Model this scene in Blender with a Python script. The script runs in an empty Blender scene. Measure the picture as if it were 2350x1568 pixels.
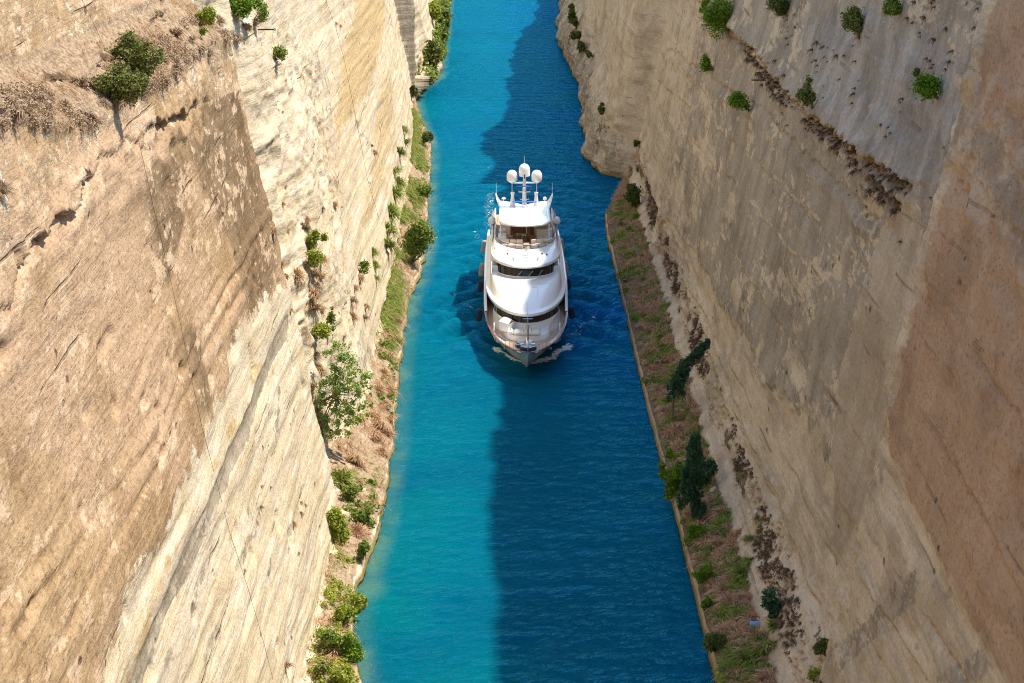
import bpy, math, random
import numpy as np
from mathutils import Vector, Matrix

S = bpy.context.scene
COL = S.collection
R = math.radians

# ------------------------------------------------------------------ camera
FPX = 80.0 / 36.0 * 2350.0
TH = math.atan(1372.0 / FPX)
YAW = math.atan(25.0 / FPX)
CAMH = 63.15 * math.cos(TH)
cam_d = bpy.data.cameras.new('camera')
cam_d.lens = 80.0
cam_d.sensor_width = 36.0
cam_d.clip_start = 1.0
cam_d.clip_end = 8000.0
cam = bpy.data.objects.new('camera', cam_d)
COL.objects.link(cam)
cam.location = (0, 0, CAMH)
cam.rotation_euler = (R(90) - TH, 0, -YAW)
S.camera = cam

# ------------------------------------------------------------------ sky, sun, exposure
SUN = Vector((0.5, 0.06, 1.0)).normalized()
w = bpy.data.worlds.new("World")
S.world = w
w.use_nodes = True
nt = w.node_tree
sky = nt.nodes.new('ShaderNodeTexSky')
sky.sky_type = 'NISHITA'
sky.sun_disc = False
sky.sun_elevation = math.asin(SUN.z)
sky.sun_rotation = math.atan2(SUN.x, SUN.y)
sky.air_density = 1.5
sky.dust_density = 0.1
sky.ozone_density = 3.0
bg = nt.nodes['Background']
nt.links.new(sky.outputs[0], bg.inputs[0])
bg.inputs[1].default_value = 0.15
sun_d = bpy.data.lights.new('sun', 'SUN')
sun_d.energy = 3.5
sun_d.angle = R(0.8)
sun_d.color = (1.0, 0.92, 0.775)
sun = bpy.data.objects.new('sun', sun_d)
COL.objects.link(sun)
sun.rotation_euler = SUN.to_track_quat('Z', 'Y').to_euler()
sun.location = (60, 20, 120)
S.view_settings.view_transform = 'Standard'
S.view_settings.look = 'None'
S.view_settings.gamma = 1.0
S.view_settings.exposure = 0.98
S.cycles.filter_width = 1.0
S.cycles.use_denoising = True
S.cycles.denoising_prefilter = 'NONE'
S.cycles.adaptive_threshold = 0.006
S.cycles.sample_clamp_direct = 6.0
S.cycles.sample_clamp_indirect = 4.0
S.cycles.max_bounces = 8
S.cycles.diffuse_bounces = 5

# ------------------------------------------------------------------ helpers: picture -> place
def ray(u, v):
    x = (u - 1175) / FPX
    y = -(v - 784) / FPX
    d = (x, math.cos(TH) + y * math.sin(TH), -math.sin(TH) + y * math.cos(TH))
    c, s = math.cos(YAW), math.sin(YAW)
    return np.array([c * d[0] + s * d[1], -s * d[0] + c * d[1], d[2]])
def on_water(u, v, z=0.0):
    r = ray(u, v)
    t = (z - CAMH) / r[2]
    return r[0] * t, r[1] * t
def on_plane(u, v, a, b, side):
    r = ray(u, v)
    t = (a + b * CAMH) / (side * r[0] - b * r[2])
    return r[1] * t, CAMH + r[2] * t          # (Y, Z)
def line_on(pts, a, b, side):
    return np.array([on_plane(u, v, a, b, side) for u, v in pts])

# ------------------------------------------------------------------ helpers: noise
def _hash(ix, iy, iz, seed):
    h = (ix * 374761393 + iy * 668265263 + iz * 2147483647 + seed * 1274126177) & 0xFFFFFFFF
    h = ((h ^ (h >> 13)) * 1274126177) & 0xFFFFFFFF
    h = ((h ^ (h >> 16)) * 2246822519) & 0xFFFFFFFF
    return ((h ^ (h >> 15)) & 0xFFFFFF) / float(0xFFFFFF)
def vnoise(x, y, z=0.0, seed=0):
    x = np.asarray(x, float); y = np.asarray(y, float); z = np.zeros_like(x) + z
    xi = np.floor(x).astype(np.int64); yi = np.floor(y).astype(np.int64); zi = np.floor(z).astype(np.int64)
    fx = x - xi; fy = y - yi; fz = z - zi
    fx = fx * fx * fx * (fx * (fx * 6 - 15) + 10); fy = fy * fy * fy * (fy * (fy * 6 - 15) + 10); fz = fz * fz * (3 - 2 * fz)
    flat = not np.any(zi) and not np.any(fz)
    def c(k):
        a = _hash(xi, yi, zi + k, seed); b = _hash(xi + 1, yi, zi + k, seed)
        e = _hash(xi, yi + 1, zi + k, seed); g = _hash(xi + 1, yi + 1, zi + k, seed)
        return (a + (b - a) * fx) * (1 - fy) + (e + (g - e) * fx) * fy
    n = c(0)
    if not flat:
        n = n + (c(1) - n) * fz
    return n * 2 - 1
def fbm(x, y, octv=4, seed=0, gain=0.5):
    s = 0; a = 1.0; t = 0
    for o in range(octv):
        s = s + a * vnoise(x * 2 ** o + 17.3 * o, y * 2 ** o - 9.1 * o, 0.0, seed + o)
        t += a
        a *= gain
    return s / t
def ridged(x, y, octv=4, seed=0):
    s = 0; a = 1.0; t = 0
    for o in range(octv):
        s = s + a * (1 - np.abs(vnoise(x * 2 ** o + 5.3 * o, y * 2 ** o, 0.0, seed + o)) * 2)
        t += a
        a *= 0.5
    return s / t
def sstep(a, b, x):
    t = np.clip((x - a) / (b - a), 0, 1)
    return t * t * (3 - 2 * t)
def ip(y, pts):
    p = np.array(pts, float)
    return np.interp(y, p[:, 0], p[:, 1])
def seg_dist(Y, Z, line):
    """distance to a polyline and signed side (+ above)"""
    best = np.full(Y.shape, 1e9); side = np.zeros(Y.shape)
    for (a, b), (c, d) in zip(line[:-1], line[1:]):
        vx, vy = c - a, d - b
        L = vx * vx + vy * vy + 1e-9
        t = np.clip(((Y - a) * vx + (Z - b) * vy) / L, 0, 1)
        px, py = Y - a - t * vx, Z - b - t * vy
        dd = np.hypot(px, py)
        m = dd < best
        best = np.where(m, dd, best)
        cr = vx * (Z - b) - vy * (Y - a)
        side = np.where(m, np.sign(cr) * (1 if vx > 0 else -1), side)
    return best, side
def poly_mask(Y, Z, poly, soft):
    """1 inside, 0 outside, blended over +-soft metres"""
    poly = np.asarray(poly)
    out = np.zeros(Y.shape)
    lo = poly.min(0) - soft; hi = poly.max(0) + soft
    bb = (Y > lo[0]) & (Y < hi[0]) & (Z > lo[1]) & (Z < hi[1])
    if not bb.any():
        return out
    y = Y[bb]; z = Z[bb]
    inside = np.zeros(y.shape, bool)
    n = len(poly)
    for i in range(n):
        a, b = poly[i]; c, d = poly[(i + 1) % n]
        cond = ((b > z) != (d > z))
        xx = a + (z - b) * (c - a) / (d - b + 1e-12)
        inside ^= cond & (y < xx)
    dist, _ = seg_dist(y, z, np.vstack([poly, poly[:1]]))
    sd = np.where(inside, dist, -dist)
    out[bb] = np.clip(0.5 + 0.5 * sd / soft, 0, 1)
    return out

# ------------------------------------------------------------------ helpers: objects
def mesh_np(name, V, F, smooth=True):
    V = np.asarray(V, np.float32); F = np.asarray(F, np.int32)
    me = bpy.data.meshes.new(name)
    me.vertices.add(len(V)); me.vertices.foreach_set('co', V.ravel())
    k = F.shape[1]
    me.loops.add(F.size); me.loops.foreach_set('vertex_index', F.ravel())
    me.polygons.add(len(F)); me.polygons.foreach_set('loop_start', np.arange(0, F.size, k, dtype=np.int32))
    me.polygons.foreach_set('use_smooth', np.full(len(F), smooth))
    me.update(calc_edges=True)
    return me
def link(name, me, mat=None, parent=None):
    o = bpy.data.objects.new(name, me)
    COL.objects.link(o)
    if mat is not None and len(me.materials) == 0:
        me.materials.append(mat)
    if parent is not None:
        o.parent = parent
    return o
def tag(o, label, cat, group=None, kind=None):
    o['label'] = label
    o['category'] = cat
    if group: o['group'] = group
    if kind: o['kind'] = kind
    return o
def empty(name, loc):
    o = bpy.data.objects.new(name, None)
    o.empty_display_size = 0.3
    COL.objects.link(o)
    o.location = loc
    return o

# ------------------------------------------------------------------ helpers: materials
class NT:
    def __init__(s, name):
        s.m = bpy.data.materials.new(name); s.m.use_nodes = True
        s.t = s.m.node_tree; s.N = s.t.nodes; s.L = s.t.links
        s.b = s.N['Principled BSDF']
    def n(s, typ, **kw):
        x = s.N.new(typ)
        for k, v in kw.items():
            if k.startswith('i_'):
                x.inputs[k[2:].replace('_', ' ')].default_value = v
            else:
                setattr(x, k, v)
        return x
    def put(s, sock, v):
        if hasattr(v, 'is_output') or hasattr(v, 'links') and not isinstance(v, (int, float)):
            s.L.new(v, sock)
        else:
            sock.default_value = v
    def math(s, op, a, b=0.0, clamp=False):
        x = s.N.new('ShaderNodeMath'); x.operation = op; x.use_clamp = clamp
        s.put(x.inputs[0], a); s.put(x.inputs[1], b)
        return x.outputs[0]
    def mix(s, f, a, b, mode='MIX'):
        x = s.N.new('ShaderNodeMix'); x.data_type = 'RGBA'; x.blend_type = mode
        s.put(x.inputs[0], f)
        for sk, v in ((x.inputs[6], a), (x.inputs[7], b)):
            if isinstance(v, tuple): sk.default_value = (*v[:3], 1)
            else: s.L.new(v, sk)
        return x.outputs[2]
    def rng(s, v, a, b, c=0.0, d=1.0, smooth=True):
        x = s.N.new('ShaderNodeMapRange')
        if smooth: x.interpolation_type = 'SMOOTHSTEP'
        s.put(x.inputs[0], v)
        for i, q in enumerate((a, b, c, d)): x.inputs[i + 1].default_value = q
        return x.outputs[0]
    def noise(s, vec, scale, detail=4.0, rough=0.55, dist=0.0):
        x = s.N.new('ShaderNodeTexNoise')
        x.inputs['Scale'].default_value = scale; x.inputs['Detail'].default_value = detail
        x.inputs['Roughness'].default_value = rough; x.inputs['Distortion'].default_value = dist
        if vec is not None: s.L.new(vec, x.inputs['Vector'])
        return x.outputs[0]
    def mapping(s, vec, scale=(1, 1, 1), rot=(0, 0, 0), loc=(0, 0, 0)):
        x = s.N.new('ShaderNodeMapping')
        x.inputs['Scale'].default_value = scale; x.inputs['Rotation'].default_value = rot; x.inputs['Location'].default_value = loc
        s.L.new(vec, x.inputs['Vector'])
        return x.outputs[0]
    def coord(s, w='Object'):
        return s.N.new('ShaderNodeTexCoord').outputs[w]
    def attr(s, name):
        x = s.N.new('ShaderNodeAttribute'); x.attribute_name = name
        sp = s.N.new('ShaderNodeSeparateColor'); s.L.new(x.outputs['Color'], sp.inputs[0])
        return sp.outputs[0], sp.outputs[1], sp.outputs[2], x.outputs['Alpha']
    def bump(s, h, strength=0.5, dist=0.1, nrm=None):
        x = s.N.new('ShaderNodeBump'); x.inputs['Strength'].default_value = strength; x.inputs['Distance'].default_value = dist
        s.L.new(h, x.inputs['Height'])
        if nrm is not None: s.L.new(nrm, x.inputs['Normal'])
        return x.outputs[0]
    def base(s, c): s.put(s.b.inputs['Base Color'], c if not isinstance(c, tuple) else (*c[:3], 1))
    def set(s, **kw):
        for k, v in kw.items(): s.put(s.b.inputs[k.replace('_', ' ')], v)
        return s
def plain(name, c, rough=0.5, metal=0.0, var=0.08, scale=3.0, spec=0.5):
    """paint, plastic or metal with a little unevenness of tone and gloss"""
    t = NT(name)
    n = t.noise(t.coord(), scale, 5.0)
    k = t.rng(n, 0.3, 0.7, 1 - var, 1 + var, False)
    t.base(t.mix(1.0, c, t.N.new('ShaderNodeCombineColor').outputs[0]) if False else t.mix(t.rng(n, 0.3, 0.7), tuple(x * (1 - var) for x in c), tuple(min(1, x * (1 + var)) for x in c)))
    t.set(Roughness=t.rng(n, 0.3, 0.7, max(0.02, rough * 0.85), min(1, rough * 1.15), False), Metallic=metal)
    t.b.inputs['Specular IOR Level'].default_value = spec
    return t.m
# ------------------------------------------------------------------ the cut: two rock walls
WEL = [(u, v) for u, v in [(1030,0),(1025,60),(1015,130),(1010,175),(960,215),(955,235),(970,290),(990,330),(990,357),(985,450),(980,560),(965,640),(940,690),(925,800),(915,900),(907,1000),(890,1120),(870,1230),(835,1330),(820,1345),(812,1450),(820,1500),(835,1568)]]
WER = [(1290,0),(1283,60),(1290,130),(1310,160),(1335,200),(1340,320),(1345,360),(1380,400),(1440,415),(1440,440),(1410,465),(1388,500),(1395,560),(1420,660),(1445,770),(1480,920),(1520,1080),(1560,1230),(1605,1420),(1640,1568)]
def edge_table(px, sgn):
    t = sorted((on_water(u, v)[1], sgn * on_water(u, v)[0]) for u, v in px)
    return [(-400, 10.5 if sgn < 0 else 14.3)] + t + [(t[-1][0] + 60, t[-1][1] + 0.5), (3200, 13.0)]
EDGE_L = edge_table(WEL, -1)
EDGE_R = edge_table(WER, 1)
FOOT_L = [(-400, 13), (168, 13), (172, 13.0), (173.2, 15.6), (178, 16.0), (186, 14.2), (196, 12.7), (250, 12.3), (300, 12.6), (350, 13.5), (385, 15.2), (399, 15.5), (400.6, 12.7), (430, 12.8), (480, 13.3), (560, 14.2), (3200, 14.5)]
ZB_L = [(-400, 2), (160, 1.8), (172, 2), (180, 3.6), (200, 3.0), (260, 3.0), (300, 3.6), (380, 2.5), (399, 1.2), (402, 4), (430, 4.5), (600, 4), (3200, 4)]
FOOT_R = [(-400, 18.0), (129.6, 18.0), (130.4, 19.6), (150, 19.1), (180, 18.5), (260, 18.3), (318, 18.3), (323, 18.8), (326.5, 15.2), (334, 14.4), (350, 14.3), (400, 16.0), (450, 14.4), (560, 16.8), (3200, 16.8)]
XS = [(-400, -1.4), (142, -1.3), (186, -1.3), (206, -.5), (225, -.3), (250, 0.2), (300, -0.2), (346, -0.8), (355, -2.6), (368, -2.8), (381, 1.0), (417, 1.2), (480, 2.8), (545, 9.0), (700, 6), (3200, 5)]

# lines and patches of the rock, read off the photograph and carried to wall coordinates (Y, Z)
A_LIP = line_on([(-80, 285), (0, 268), (190, 280), (250, 236), (312, 196), (406, 128), (484, 84), (600, 60)], 13, .2, -1)
A_UP = line_on([(-60, 240), (66, 184), (131, 181), (162, 153), (218, 115), (265, 78), (312, 40), (368, 0), (430, -40)], 15.6, .2, -1)
A_OCH = line_on([(-30, 720), (0, 671), (31, 571), (72, 527), (137, 462), (168, 415), (193, 400), (237, 353), (275, 322), (312, 297), (353, 287), (406, 259), (437, 247)], 13, .2, -1)
A_FIS = line_on([(630, 490), (612, 512), (515, 655), (478, 727), (418, 815), (381, 896), (357, 979), (263, 1110), (195, 1186), (100, 1330), (0, 1470)], 13, .2, -1)
A_FIS2 = line_on([(634, 520), (560, 630), (500, 745), (440, 850), (400, 930), (340, 1060), (285, 1170), (200, 1310), (120, 1450), (40, 1568)], 13, .2, -1)
A_FIS3 = line_on([(420, 480), (400, 560), (370, 690), (330, 800), (290, 900), (230, 1010), (150, 1130)], 13, .2, -1)
A_BROWN = line_on([(640, 40), (650, 605), (612, 665), (574, 705), (531, 765), (512, 858), (468, 927), (456, 977), (432, 1017), (411, 1054), (390, 1103), (372, 1180), (319, 1242), (263, 1340), (259, 1445), (222, 1445), (218, 1486), (195, 1568), (150, 1700), (-300, 1700), (-300, 300), (-100, 40)], 13, .2, -1)
A_STRIPE = line_on([(650, 740), (624, 796), (572, 932), (531, 1028), (490, 1110), (450, 1204), (413, 1279), (383, 1354), (338, 1467), (300, 1568), (260, 1660)], 13, .2, -1)
A_OR1 = line_on([(600, 830), (511, 998), (440, 1130), (349, 1336), (315, 1448), (278, 1568), (240, 1680)], 13, .2, -1)
A_GREY = [line_on(p, 13, .2, -1) for p in ([(520, 1130), (470, 1280), (380, 1500), (350, 1568)], [(640, 900), (610, 1040), (560, 1180)], [(470, 900), (420, 1060), (330, 1300)], [(590, 1150), (520, 1340), (470, 1480), (440, 1568)], [(660, 1080), (640, 1200), (590, 1350)])]
B_GOLD = line_on([(800, -30), (892, -30), (882, 60), (840, 190), (800, 270), (760, 330), (745, 300), (770, 120)], 12.6, .2, -1)
B_GOLD2 = line_on([(860, 150), (900, 200), (890, 330), (850, 480), (820, 560), (800, 540), (830, 380)], 12.6, .2, -1)
B_DARK = line_on([(600, 190), (650, 60), (700, 170), (715, 330), (740, 500), (700, 480), (660, 300), (640, 200)], 14.5, .2, -1)
B_ROUGH = line_on([(580, 40), (622, 50), (690, 160), (715, 330), (738, 520), (780, 800), (745, 1010), (680, 800), (630, 600), (590, 300)], 13.8, .2, -1)
R_G1 = line_on([(1560, -60), (1640, 15), (1690, 60), (1750, 110), (1830, 200), (1900, 270), (1960, 320), (2020, 370), (2075, 410)], 18.6, .2, 1)
R_G2 = line_on([(1640, 40), (1700, 90), (1780, 170), (1850, 240), (1930, 320), (2000, 400), (2050, 460)], 18.6, .2, 1)
R_G3 = line_on([(1540, 110), (1760, 250), (1900, 390), (2000, 500)], 18.6, .2, 1)
R_LINES = [line_on(q, 18.6, .2, 1) for q in ([(1640, 70), (1695, 122), (1840, 252), (1925, 352), (2045, 478), (2120, 560)], [(1470, 150), (1520, 190), (1675, 312), (1795, 417), (1995, 645), (2060, 730)], [(1600, 330), (1715, 440), (1775, 527), (1840, 602), (1960, 790)], [(1560, 360), (1640, 500), (1760, 700), (1900, 930), (1960, 1040)], [(1500, 520), (1600, 690), (1700, 880), (1800, 1090), (1880, 1290), (1900, 1400)], [(1475, 470), (1560, 650), (1640, 830), (1740, 1080), (1850, 1400)])]
R1_LINES = [line_on(q, 18, .2, 1) for q in ([(2080, 900), (2160, 1020), (2260, 1190), (2360, 1380)], [(2120, 640), (2200, 740), (2290, 880), (2380, 1000)], [(2210, 380), (2280, 440), (2330, 520), (2380, 560)], [(1960, 1330), (2080, 1500), (2130, 1580)], [(2000, 1250), (2120, 1430), (2210, 1568)], [(1940, 1400), (2020, 1530), (2060, 1590)])]
R_CREAM = line_on([(1440, 430), (1560, 520), (1610, 600), (1650, 690), (1720, 770), (1745, 870), (1830, 960), (1880, 1060), (1910, 1160), (1950, 1260), (1900, 1600), (1700, 1600), (1500, 1000), (1430, 600)], 18.6, .2, 1)
R_PATCH = [line_on(p, 18.6, .2, 1) for p in ([(1530, 620), (1560, 560), (1600, 640), (1570, 700)], [(1680, 690), (1700, 640), (1715, 660), (1700, 720)], [(1640, 620), (1665, 600), (1660, 660)], [(1790, 810), (1800, 770), (1840, 850), (1850, 900), (1815, 880)], [(1850, 920), (1900, 990), (1880, 1010)], [(1545, 430), (1570, 400), (1590, 520), (1560, 500)], [(1660, 480), (1690, 440), (1700, 520)], [(1600, 330), (1640, 300), (1650, 380), (1615, 400)])]
R_PALE = line_on([(1860, 40), (2010, 30), (2190, 90), (2185, 250), (2150, 420), (2090, 470), (2060, 400), (1990, 330), (1900, 200)], 19.2, .2, 1)
R_FACET = line_on([(2085, 430), (2110, 480), (2090, 640), (2060, 800), (2030, 1000), (1980, 1180), (1950, 1300), (1900, 1250), (1906, 1041), (1934, 841), (1984, 683), (2029, 518)], 19.2, .2, 1)
R1_LOW = line_on([(1950, 900), (2034, 1040), (2055, 1104), (2085, 1165), (2122, 1229), (2172, 1333), (2223, 1414), (2273, 1511), (2310, 1568), (2400, 1720), (1850, 1720), (1850, 1200)], 18, .2, 1)
R1_GREY = line_on([(2200, 200), (2260, 260), (2350, 330), (2420, 420), (2420, 620), (2330, 560), (2250, 440), (2190, 330)], 18, .2, 1)
R1_OCH = [line_on(p, 18, .2, 1) for p in ([(2215, 40), (2240, 50), (2235, 110), (2215, 100)], [(2205, 180), (2230, 170), (2225, 300), (2205, 310)])]
R_SLAB = line_on([(2078, -40), (2100, 20), (2150, 70), (2200, 120), (2215, 0), (2225, -40)], 19.4, .2, 1)
R1_RED = line_on([(2290, 200), (2420, 150), (2420, 420), (2340, 380)], 18, .2, 1)

def left_D(Y, Z):
    e = ip(Y, EDGE_L) + 0.35 * fbm(Y * 0.35, Z * 0 + 3.3, 4, 3)
    foot = ip(Y, FOOT_L); zb = ip(Y, ZB_L) + 0.35 * fbm(Y * 0.2, Z * 0 + 1.3, 3, 5)
    isA = sstep(173.2, 171.8, Y)
    gul = sstep(171, 174, Y) * sstep(200, 184, Y)
    wall_d = foot + 0.2 * (Z - zb)
    t = np.clip((Z - 0.8) / np.maximum(zb - 0.8, 0.2), 0, 1)
    bench = e + 0.25 + (foot - e - 0.25) * t
    D = np.where(Z < 0.8, e + 0.05 + 0.25 * np.clip(Z, -3, .8) / .8, np.where(Z < zb, bench, np.maximum(wall_d, e + .3)))
    up = np.clip((Z - zb) / 1.5, 0, 1)
    # ledge with plants near the top of the near block
    zl = np.interp(Y, A_LIP[:, 0], A_LIP[:, 1]) + 0.5 * fbm(Y * 0.25, Y * 0, 3, 11)
    wl = Z - zl
    D = D + isA * (2.7 * np.clip(wl / 2.9, 0, 1) - 0.15 * np.exp(-(wl / 0.5) ** 2))
    # overhanging beds
    for ln, amp, wd, lo in ((A_UP, 0.40, 0.35, 0.35), (A_OCH, 0.38, 0.40, 0.42)):
        Yw = Y + 1.0 * fbm(Y * 0.25, Z * 0.6, 3, 21); Zw = Z + 0.9 * fbm(Y * 0.3, Z * 0.3, 5, 22)
        d, s = seg_dist(Yw, Zw, ln)
        k = 0.25 + 0.75 * sstep(-0.25, 0.3, fbm(Y * 0.2, Z * 0.2, 3, 23))
        D = D + isA * k * (lo * np.exp(-(d / wd) ** 2) * (s < 0) - amp * np.exp(-d / 1.6) * (s > 0) - .16 * np.exp(-((d - 1.0) / .45) ** 2) * (s < 0) * (1 + fbm(Y * .4, Z * 1.2, 4, 24)))
    for ln, amp, wd in ((A_FIS, 0.11, 0.17), (A_FIS2, 0.08, 0.15), (A_FIS3, 0.04, 0.2)):
        Yw = Y + 1.2 * fbm(Y * 0.2, Z * 0.5, 4, 31); Zw = Z + 0.35 * fbm(Y * 0.25, Z * 0.5, 4, 32)
        d, s = seg_dist(Yw, Zw, ln)
        k = .4 + .6 * sstep(-.3, .3, fbm(Y * .15, Z * .2, 3, 34))
        D = D + isA * k * (amp * np.exp(-(d / wd) ** 2) - amp * np.exp(-((d - 0.6) / 0.3) ** 2) * (s > 0) - .12 * (s < 0) * np.exp(-d / 2.5) + .6 * amp * np.exp(-((d - 1.2) / .18) ** 2))
    d, s = seg_dist(Y + .4 * fbm(Y * .5, Z * .5, 3, 33), Z, A_STRIPE)
    D = D + isA * 0.10 * sstep(0.8, 0.3, d)
    # general unevenness, drawn out along the beds
    st = Z + 0.05 * Y
    D = D + up * (0.30 * fbm(Y * 0.05, Z * 0.12, 4, 41) + 0.10 * fbm(st * 0.75, Y * 0.04, 4, 42))
    lowA = isA * poly_mask(Y, Z, A_BROWN, 1.2)
    rough = 0.035 * isA + gul * 0.40 + (1 - isA) * 0.03
    rb = (1 - isA) * poly_mask(Y + 3 * fbm(Y * .1, Z * .2, 3, 55), Z, B_ROUGH, 1.5)
    D = D - up * rough * ridged(Y * 0.16, Z * 0.42, 5, 43) - rb * .45 * ridged(Y * .22, Z * .36, 5, 56) + rb * .2
    g = (Z + .05 * Y + .7 * fbm(Y * .05, Z * .15, 3, 57)) / 2.6
    D = D + up * (.012 + .035 * (1 - lowA)) * sstep(.05, .4, fbm(Y * .03, Z * .2, 3, 58)) * (.5 - (g - np.floor(g)))
    D = D + up * (0.02 + .03 * lowA) * fbm(Y * 0.8, Z * 1.8, 4, 44)
    # long flutes of the pale lower rock
    fl = (isA * (1 - lowA)).clip(0, 1)
    q = Z + 0.055 * (Y - 120) + .25 * fbm(Y * .12, Z * .3, 3, 51)
    D = D + fl * up * (0.15 * fbm(q * 0.7, Y * 0.03, 4, 45) + 0.05 * fbm(q * 2.4, Y * 0.08, 4, 46) + .05 * ridged(Y * .2, q * .8, 4, 52))
    # crumbling band under the ledge, and pockets
    band = isA * np.exp(-((wl + 3.2) / 2.2) ** 2)
    D = D - band * .22 * ridged(Y * .3, Z * .55, 5, 53)
    pk = vnoise(Y * 0.35, Z * 0.7, 0.0, 47)
    D = D + up * isA * 0.22 * sstep(0.72, 0.92, pk)
    # stepped beds on the far part and its shaded corner
    far = sstep(205, 225, Y)
    D = D + far * up * (0.10 * fbm((Z + 0.04 * Y) * 0.9, Y * 0.02, 4, 48) + .05 * fbm((Z + 0.04 * Y) * 2.6, Y * 0.04, 3, 54))
    ribs = sstep(355, 365, Y) * sstep(400.5, 399.5, Y)
    D = D + ribs * up * 0.0
    bn = (Z > 0.6) * (Z < zb + .5)
    D = D + bn * (0.3 * fbm(Y * 0.5, Z * 0.7, 4, 49))
    cc = sstep(400, 402, Y)
    D = D - cc * 0.6 * ridged(Y * 0.16, Z * 0.25, 4, 50) * sstep(14, 5, Z)
    return D

def right_D(Y, Z):
    e = ip(Y, EDGE_R) + 0.25 * fbm(Y * 0.3, Z * 0 + 7.7, 4, 63)
    e = np.where((Y < 280), ip(Y, EDGE_R) + 0.08 * fbm(Y * 0.5, Z * 0, 3, 64), e)
    foot = ip(Y, FOOT_R)
    r1 = sstep(130.4, 129.6, Y)
    r3 = sstep(321.5, 326, Y)
    jag = 0.6 * fbm(Y * 0.14, Z * 0 + .7, 4, 65)
    wall2 = foot + 1.1 + 0.2 * (Z - 6) + jag * 0.2
    zz = [(-3, None)]
    # bank > grassy slope > bare track > broken ledge > wall
    k1, k2, k3 = 17.3 + 0.3 * jag, 19.0 + 0.25 * jag, foot + 1.1
    D2 = np.where(Z < 1.1, e + 0.22 * np.clip(Z, -3, 1.1) / 1.1,
         np.where(Z < 2.1, e + 0.22 + (np.maximum(k1, e + .6) - e - 0.22) * (Z - 1.1) / 1.0,
         np.where(Z < 3.8, np.maximum(k1, e + .6) + (np.maximum(k2, e + 1.2) - np.maximum(k1, e + .6)) * (Z - 2.1) / 1.7,
         np.where(Z < 6.0, np.maximum(k2, e + 1.2) + (np.maximum(k3, e + 1.5) - np.maximum(k2, e + 1.2)) * (Z - 3.8) / 2.2, np.maximum(wall2, e + 1.5 + .2 * (Z - 6))))))
    D1 = np.where(Z < 1.1, 14.3 + 0.2 * np.clip(Z, -3, 1.1), np.where(Z < 2.4, 14.5 + (18 - 14.5) * (Z - 1.1) / 1.3, 18 + 0.2 * Z - 0.4))
    D1 = np.where(Z > 2.4, 18.0 + 0.2 * Z, D1)
    rz = np.clip(Z / 9.0, 0, 1)
    D3 = np.where(Z < 0, e, e + (foot + 2.0 - e) * (0.35 * rz + 0.65 * rz ** 1.6))
    D3 = np.where(Z > 9, foot + 2.0 + 0.2 * (Z - 9), D3)
    D3 = D3 - 1.3 * ridged(Y * 0.09, Z * 0.16, 5, 66) * sstep(14, 5, Z) * sstep(-0.8, .6, Z) - .35 * ridged(Y * .05, Z * .08, 4, 67) * sstep(5, 12, Z)
    D = D2 * (1 - r1) + D1 * r1
    D = D * (1 - r3) + D3 * r3
    up = np.clip((Z - 4.5) / 2.0, 0, 1)
    r2 = (1 - r1) * (1 - r3)
    for ln, amp, lo, wd in ((R_G1, 0.75, 0.9, 0.6), (R_G2, 0.35, 0.75, 0.5), (R_G3, 0.12, 0.15, 0.25)):
        Zw = Z + 0.5 * fbm(Y * 0.55, Z * 0.3, 4, 71)
        d, s = seg_dist(Y, Zw, ln)
        k = 0.4 + 0.6 * sstep(-0.3, 0.3, fbm(Y * 0.3, Z * 0.1, 3, 72))
        D = D + r2 * (lo * k * np.exp(-(d / wd) ** 2) * (s < 0) - amp * np.exp(-d / 2.0) * (s > 0) - .25 * (s < 0) * k * np.exp(-((d - 1.2) / .5) ** 2))
    for lines, k in ((R_LINES, r2), (R1_LINES, r1)):
        for n_, ln in enumerate(lines):
            d, s = seg_dist(Y, Z + .22 * fbm(Y * .25, Z * .5 + n_, 4, 90 + n_), ln)
            q = sstep(-.3, .25, fbm(Y * .12, Z * .1 + 3 * n_, 3, 96))
            D = D + k * q * (.16 * np.exp(-(d / .11) ** 2) - .07 * (s > 0) * np.exp(-d / .9) + .05 * (s < 0) * np.exp(-d / .5))
    pal = poly_mask(Y, Z, R_PALE, 1.5)
    D = D - r2 * up * pal * 0.24 * ridged(Y * 0.22, Z * 0.45, 5, 73)
    D = D + up * (0.30 * fbm(Y * 0.05, Z * 0.12, 4, 74) + 0.08 * fbm((Z - 0.02 * Y) * 0.7, Y * 0.04, 4, 75))
    D = D - up * 0.06 * ridged(Y * 0.18, Z * 0.5, 5, 76)
    g = (Z - .015 * Y + .8 * fbm(Y * .045, Z * .12, 4, 87)) / 3.1
    D = D + up * .075 * sstep(-.05, .4, fbm(Y * .035, Z * .2, 3, 88)) * (.5 - (g - np.floor(g)))
    edge1 = r1 * sstep(124.5, 128.5, Y)
    D = D - up * edge1 * .45 * ridged(Y * .45, Z * .32, 5, 89) + edge1 * .2
    # plates that have come off: shallow steps at the edge of the pale lower rock
    cr = poly_mask(Y + .8 * fbm(Y * .5, Z * .5, 4, 77), Z + .8 * fbm(Y * .4, Z * .6, 4, 78), R_CREAM, .25)
    D = D + r2 * up * 0.25 * cr
    for p in R_PATCH:
        D = D + r2 * up * 0.08 * poly_mask(Y + 2.5 * fbm(Y * .2, Z * .6, 4, 79), Z + .6 * fbm(Y * .3, Z * .8, 4, 80), p, .35)
    rr = r1 * sstep(18, 30, Z)
    D = D - rr * 0.55 * ridged(Y * 0.2, Z * 0.4, 5, 81) * sstep(0.1, .7, poly_mask(Y, Z, R1_GREY, 2.5) + .35)
    low1 = r1 * poly_mask(Y, Z, R1_LOW, .4)
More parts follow.
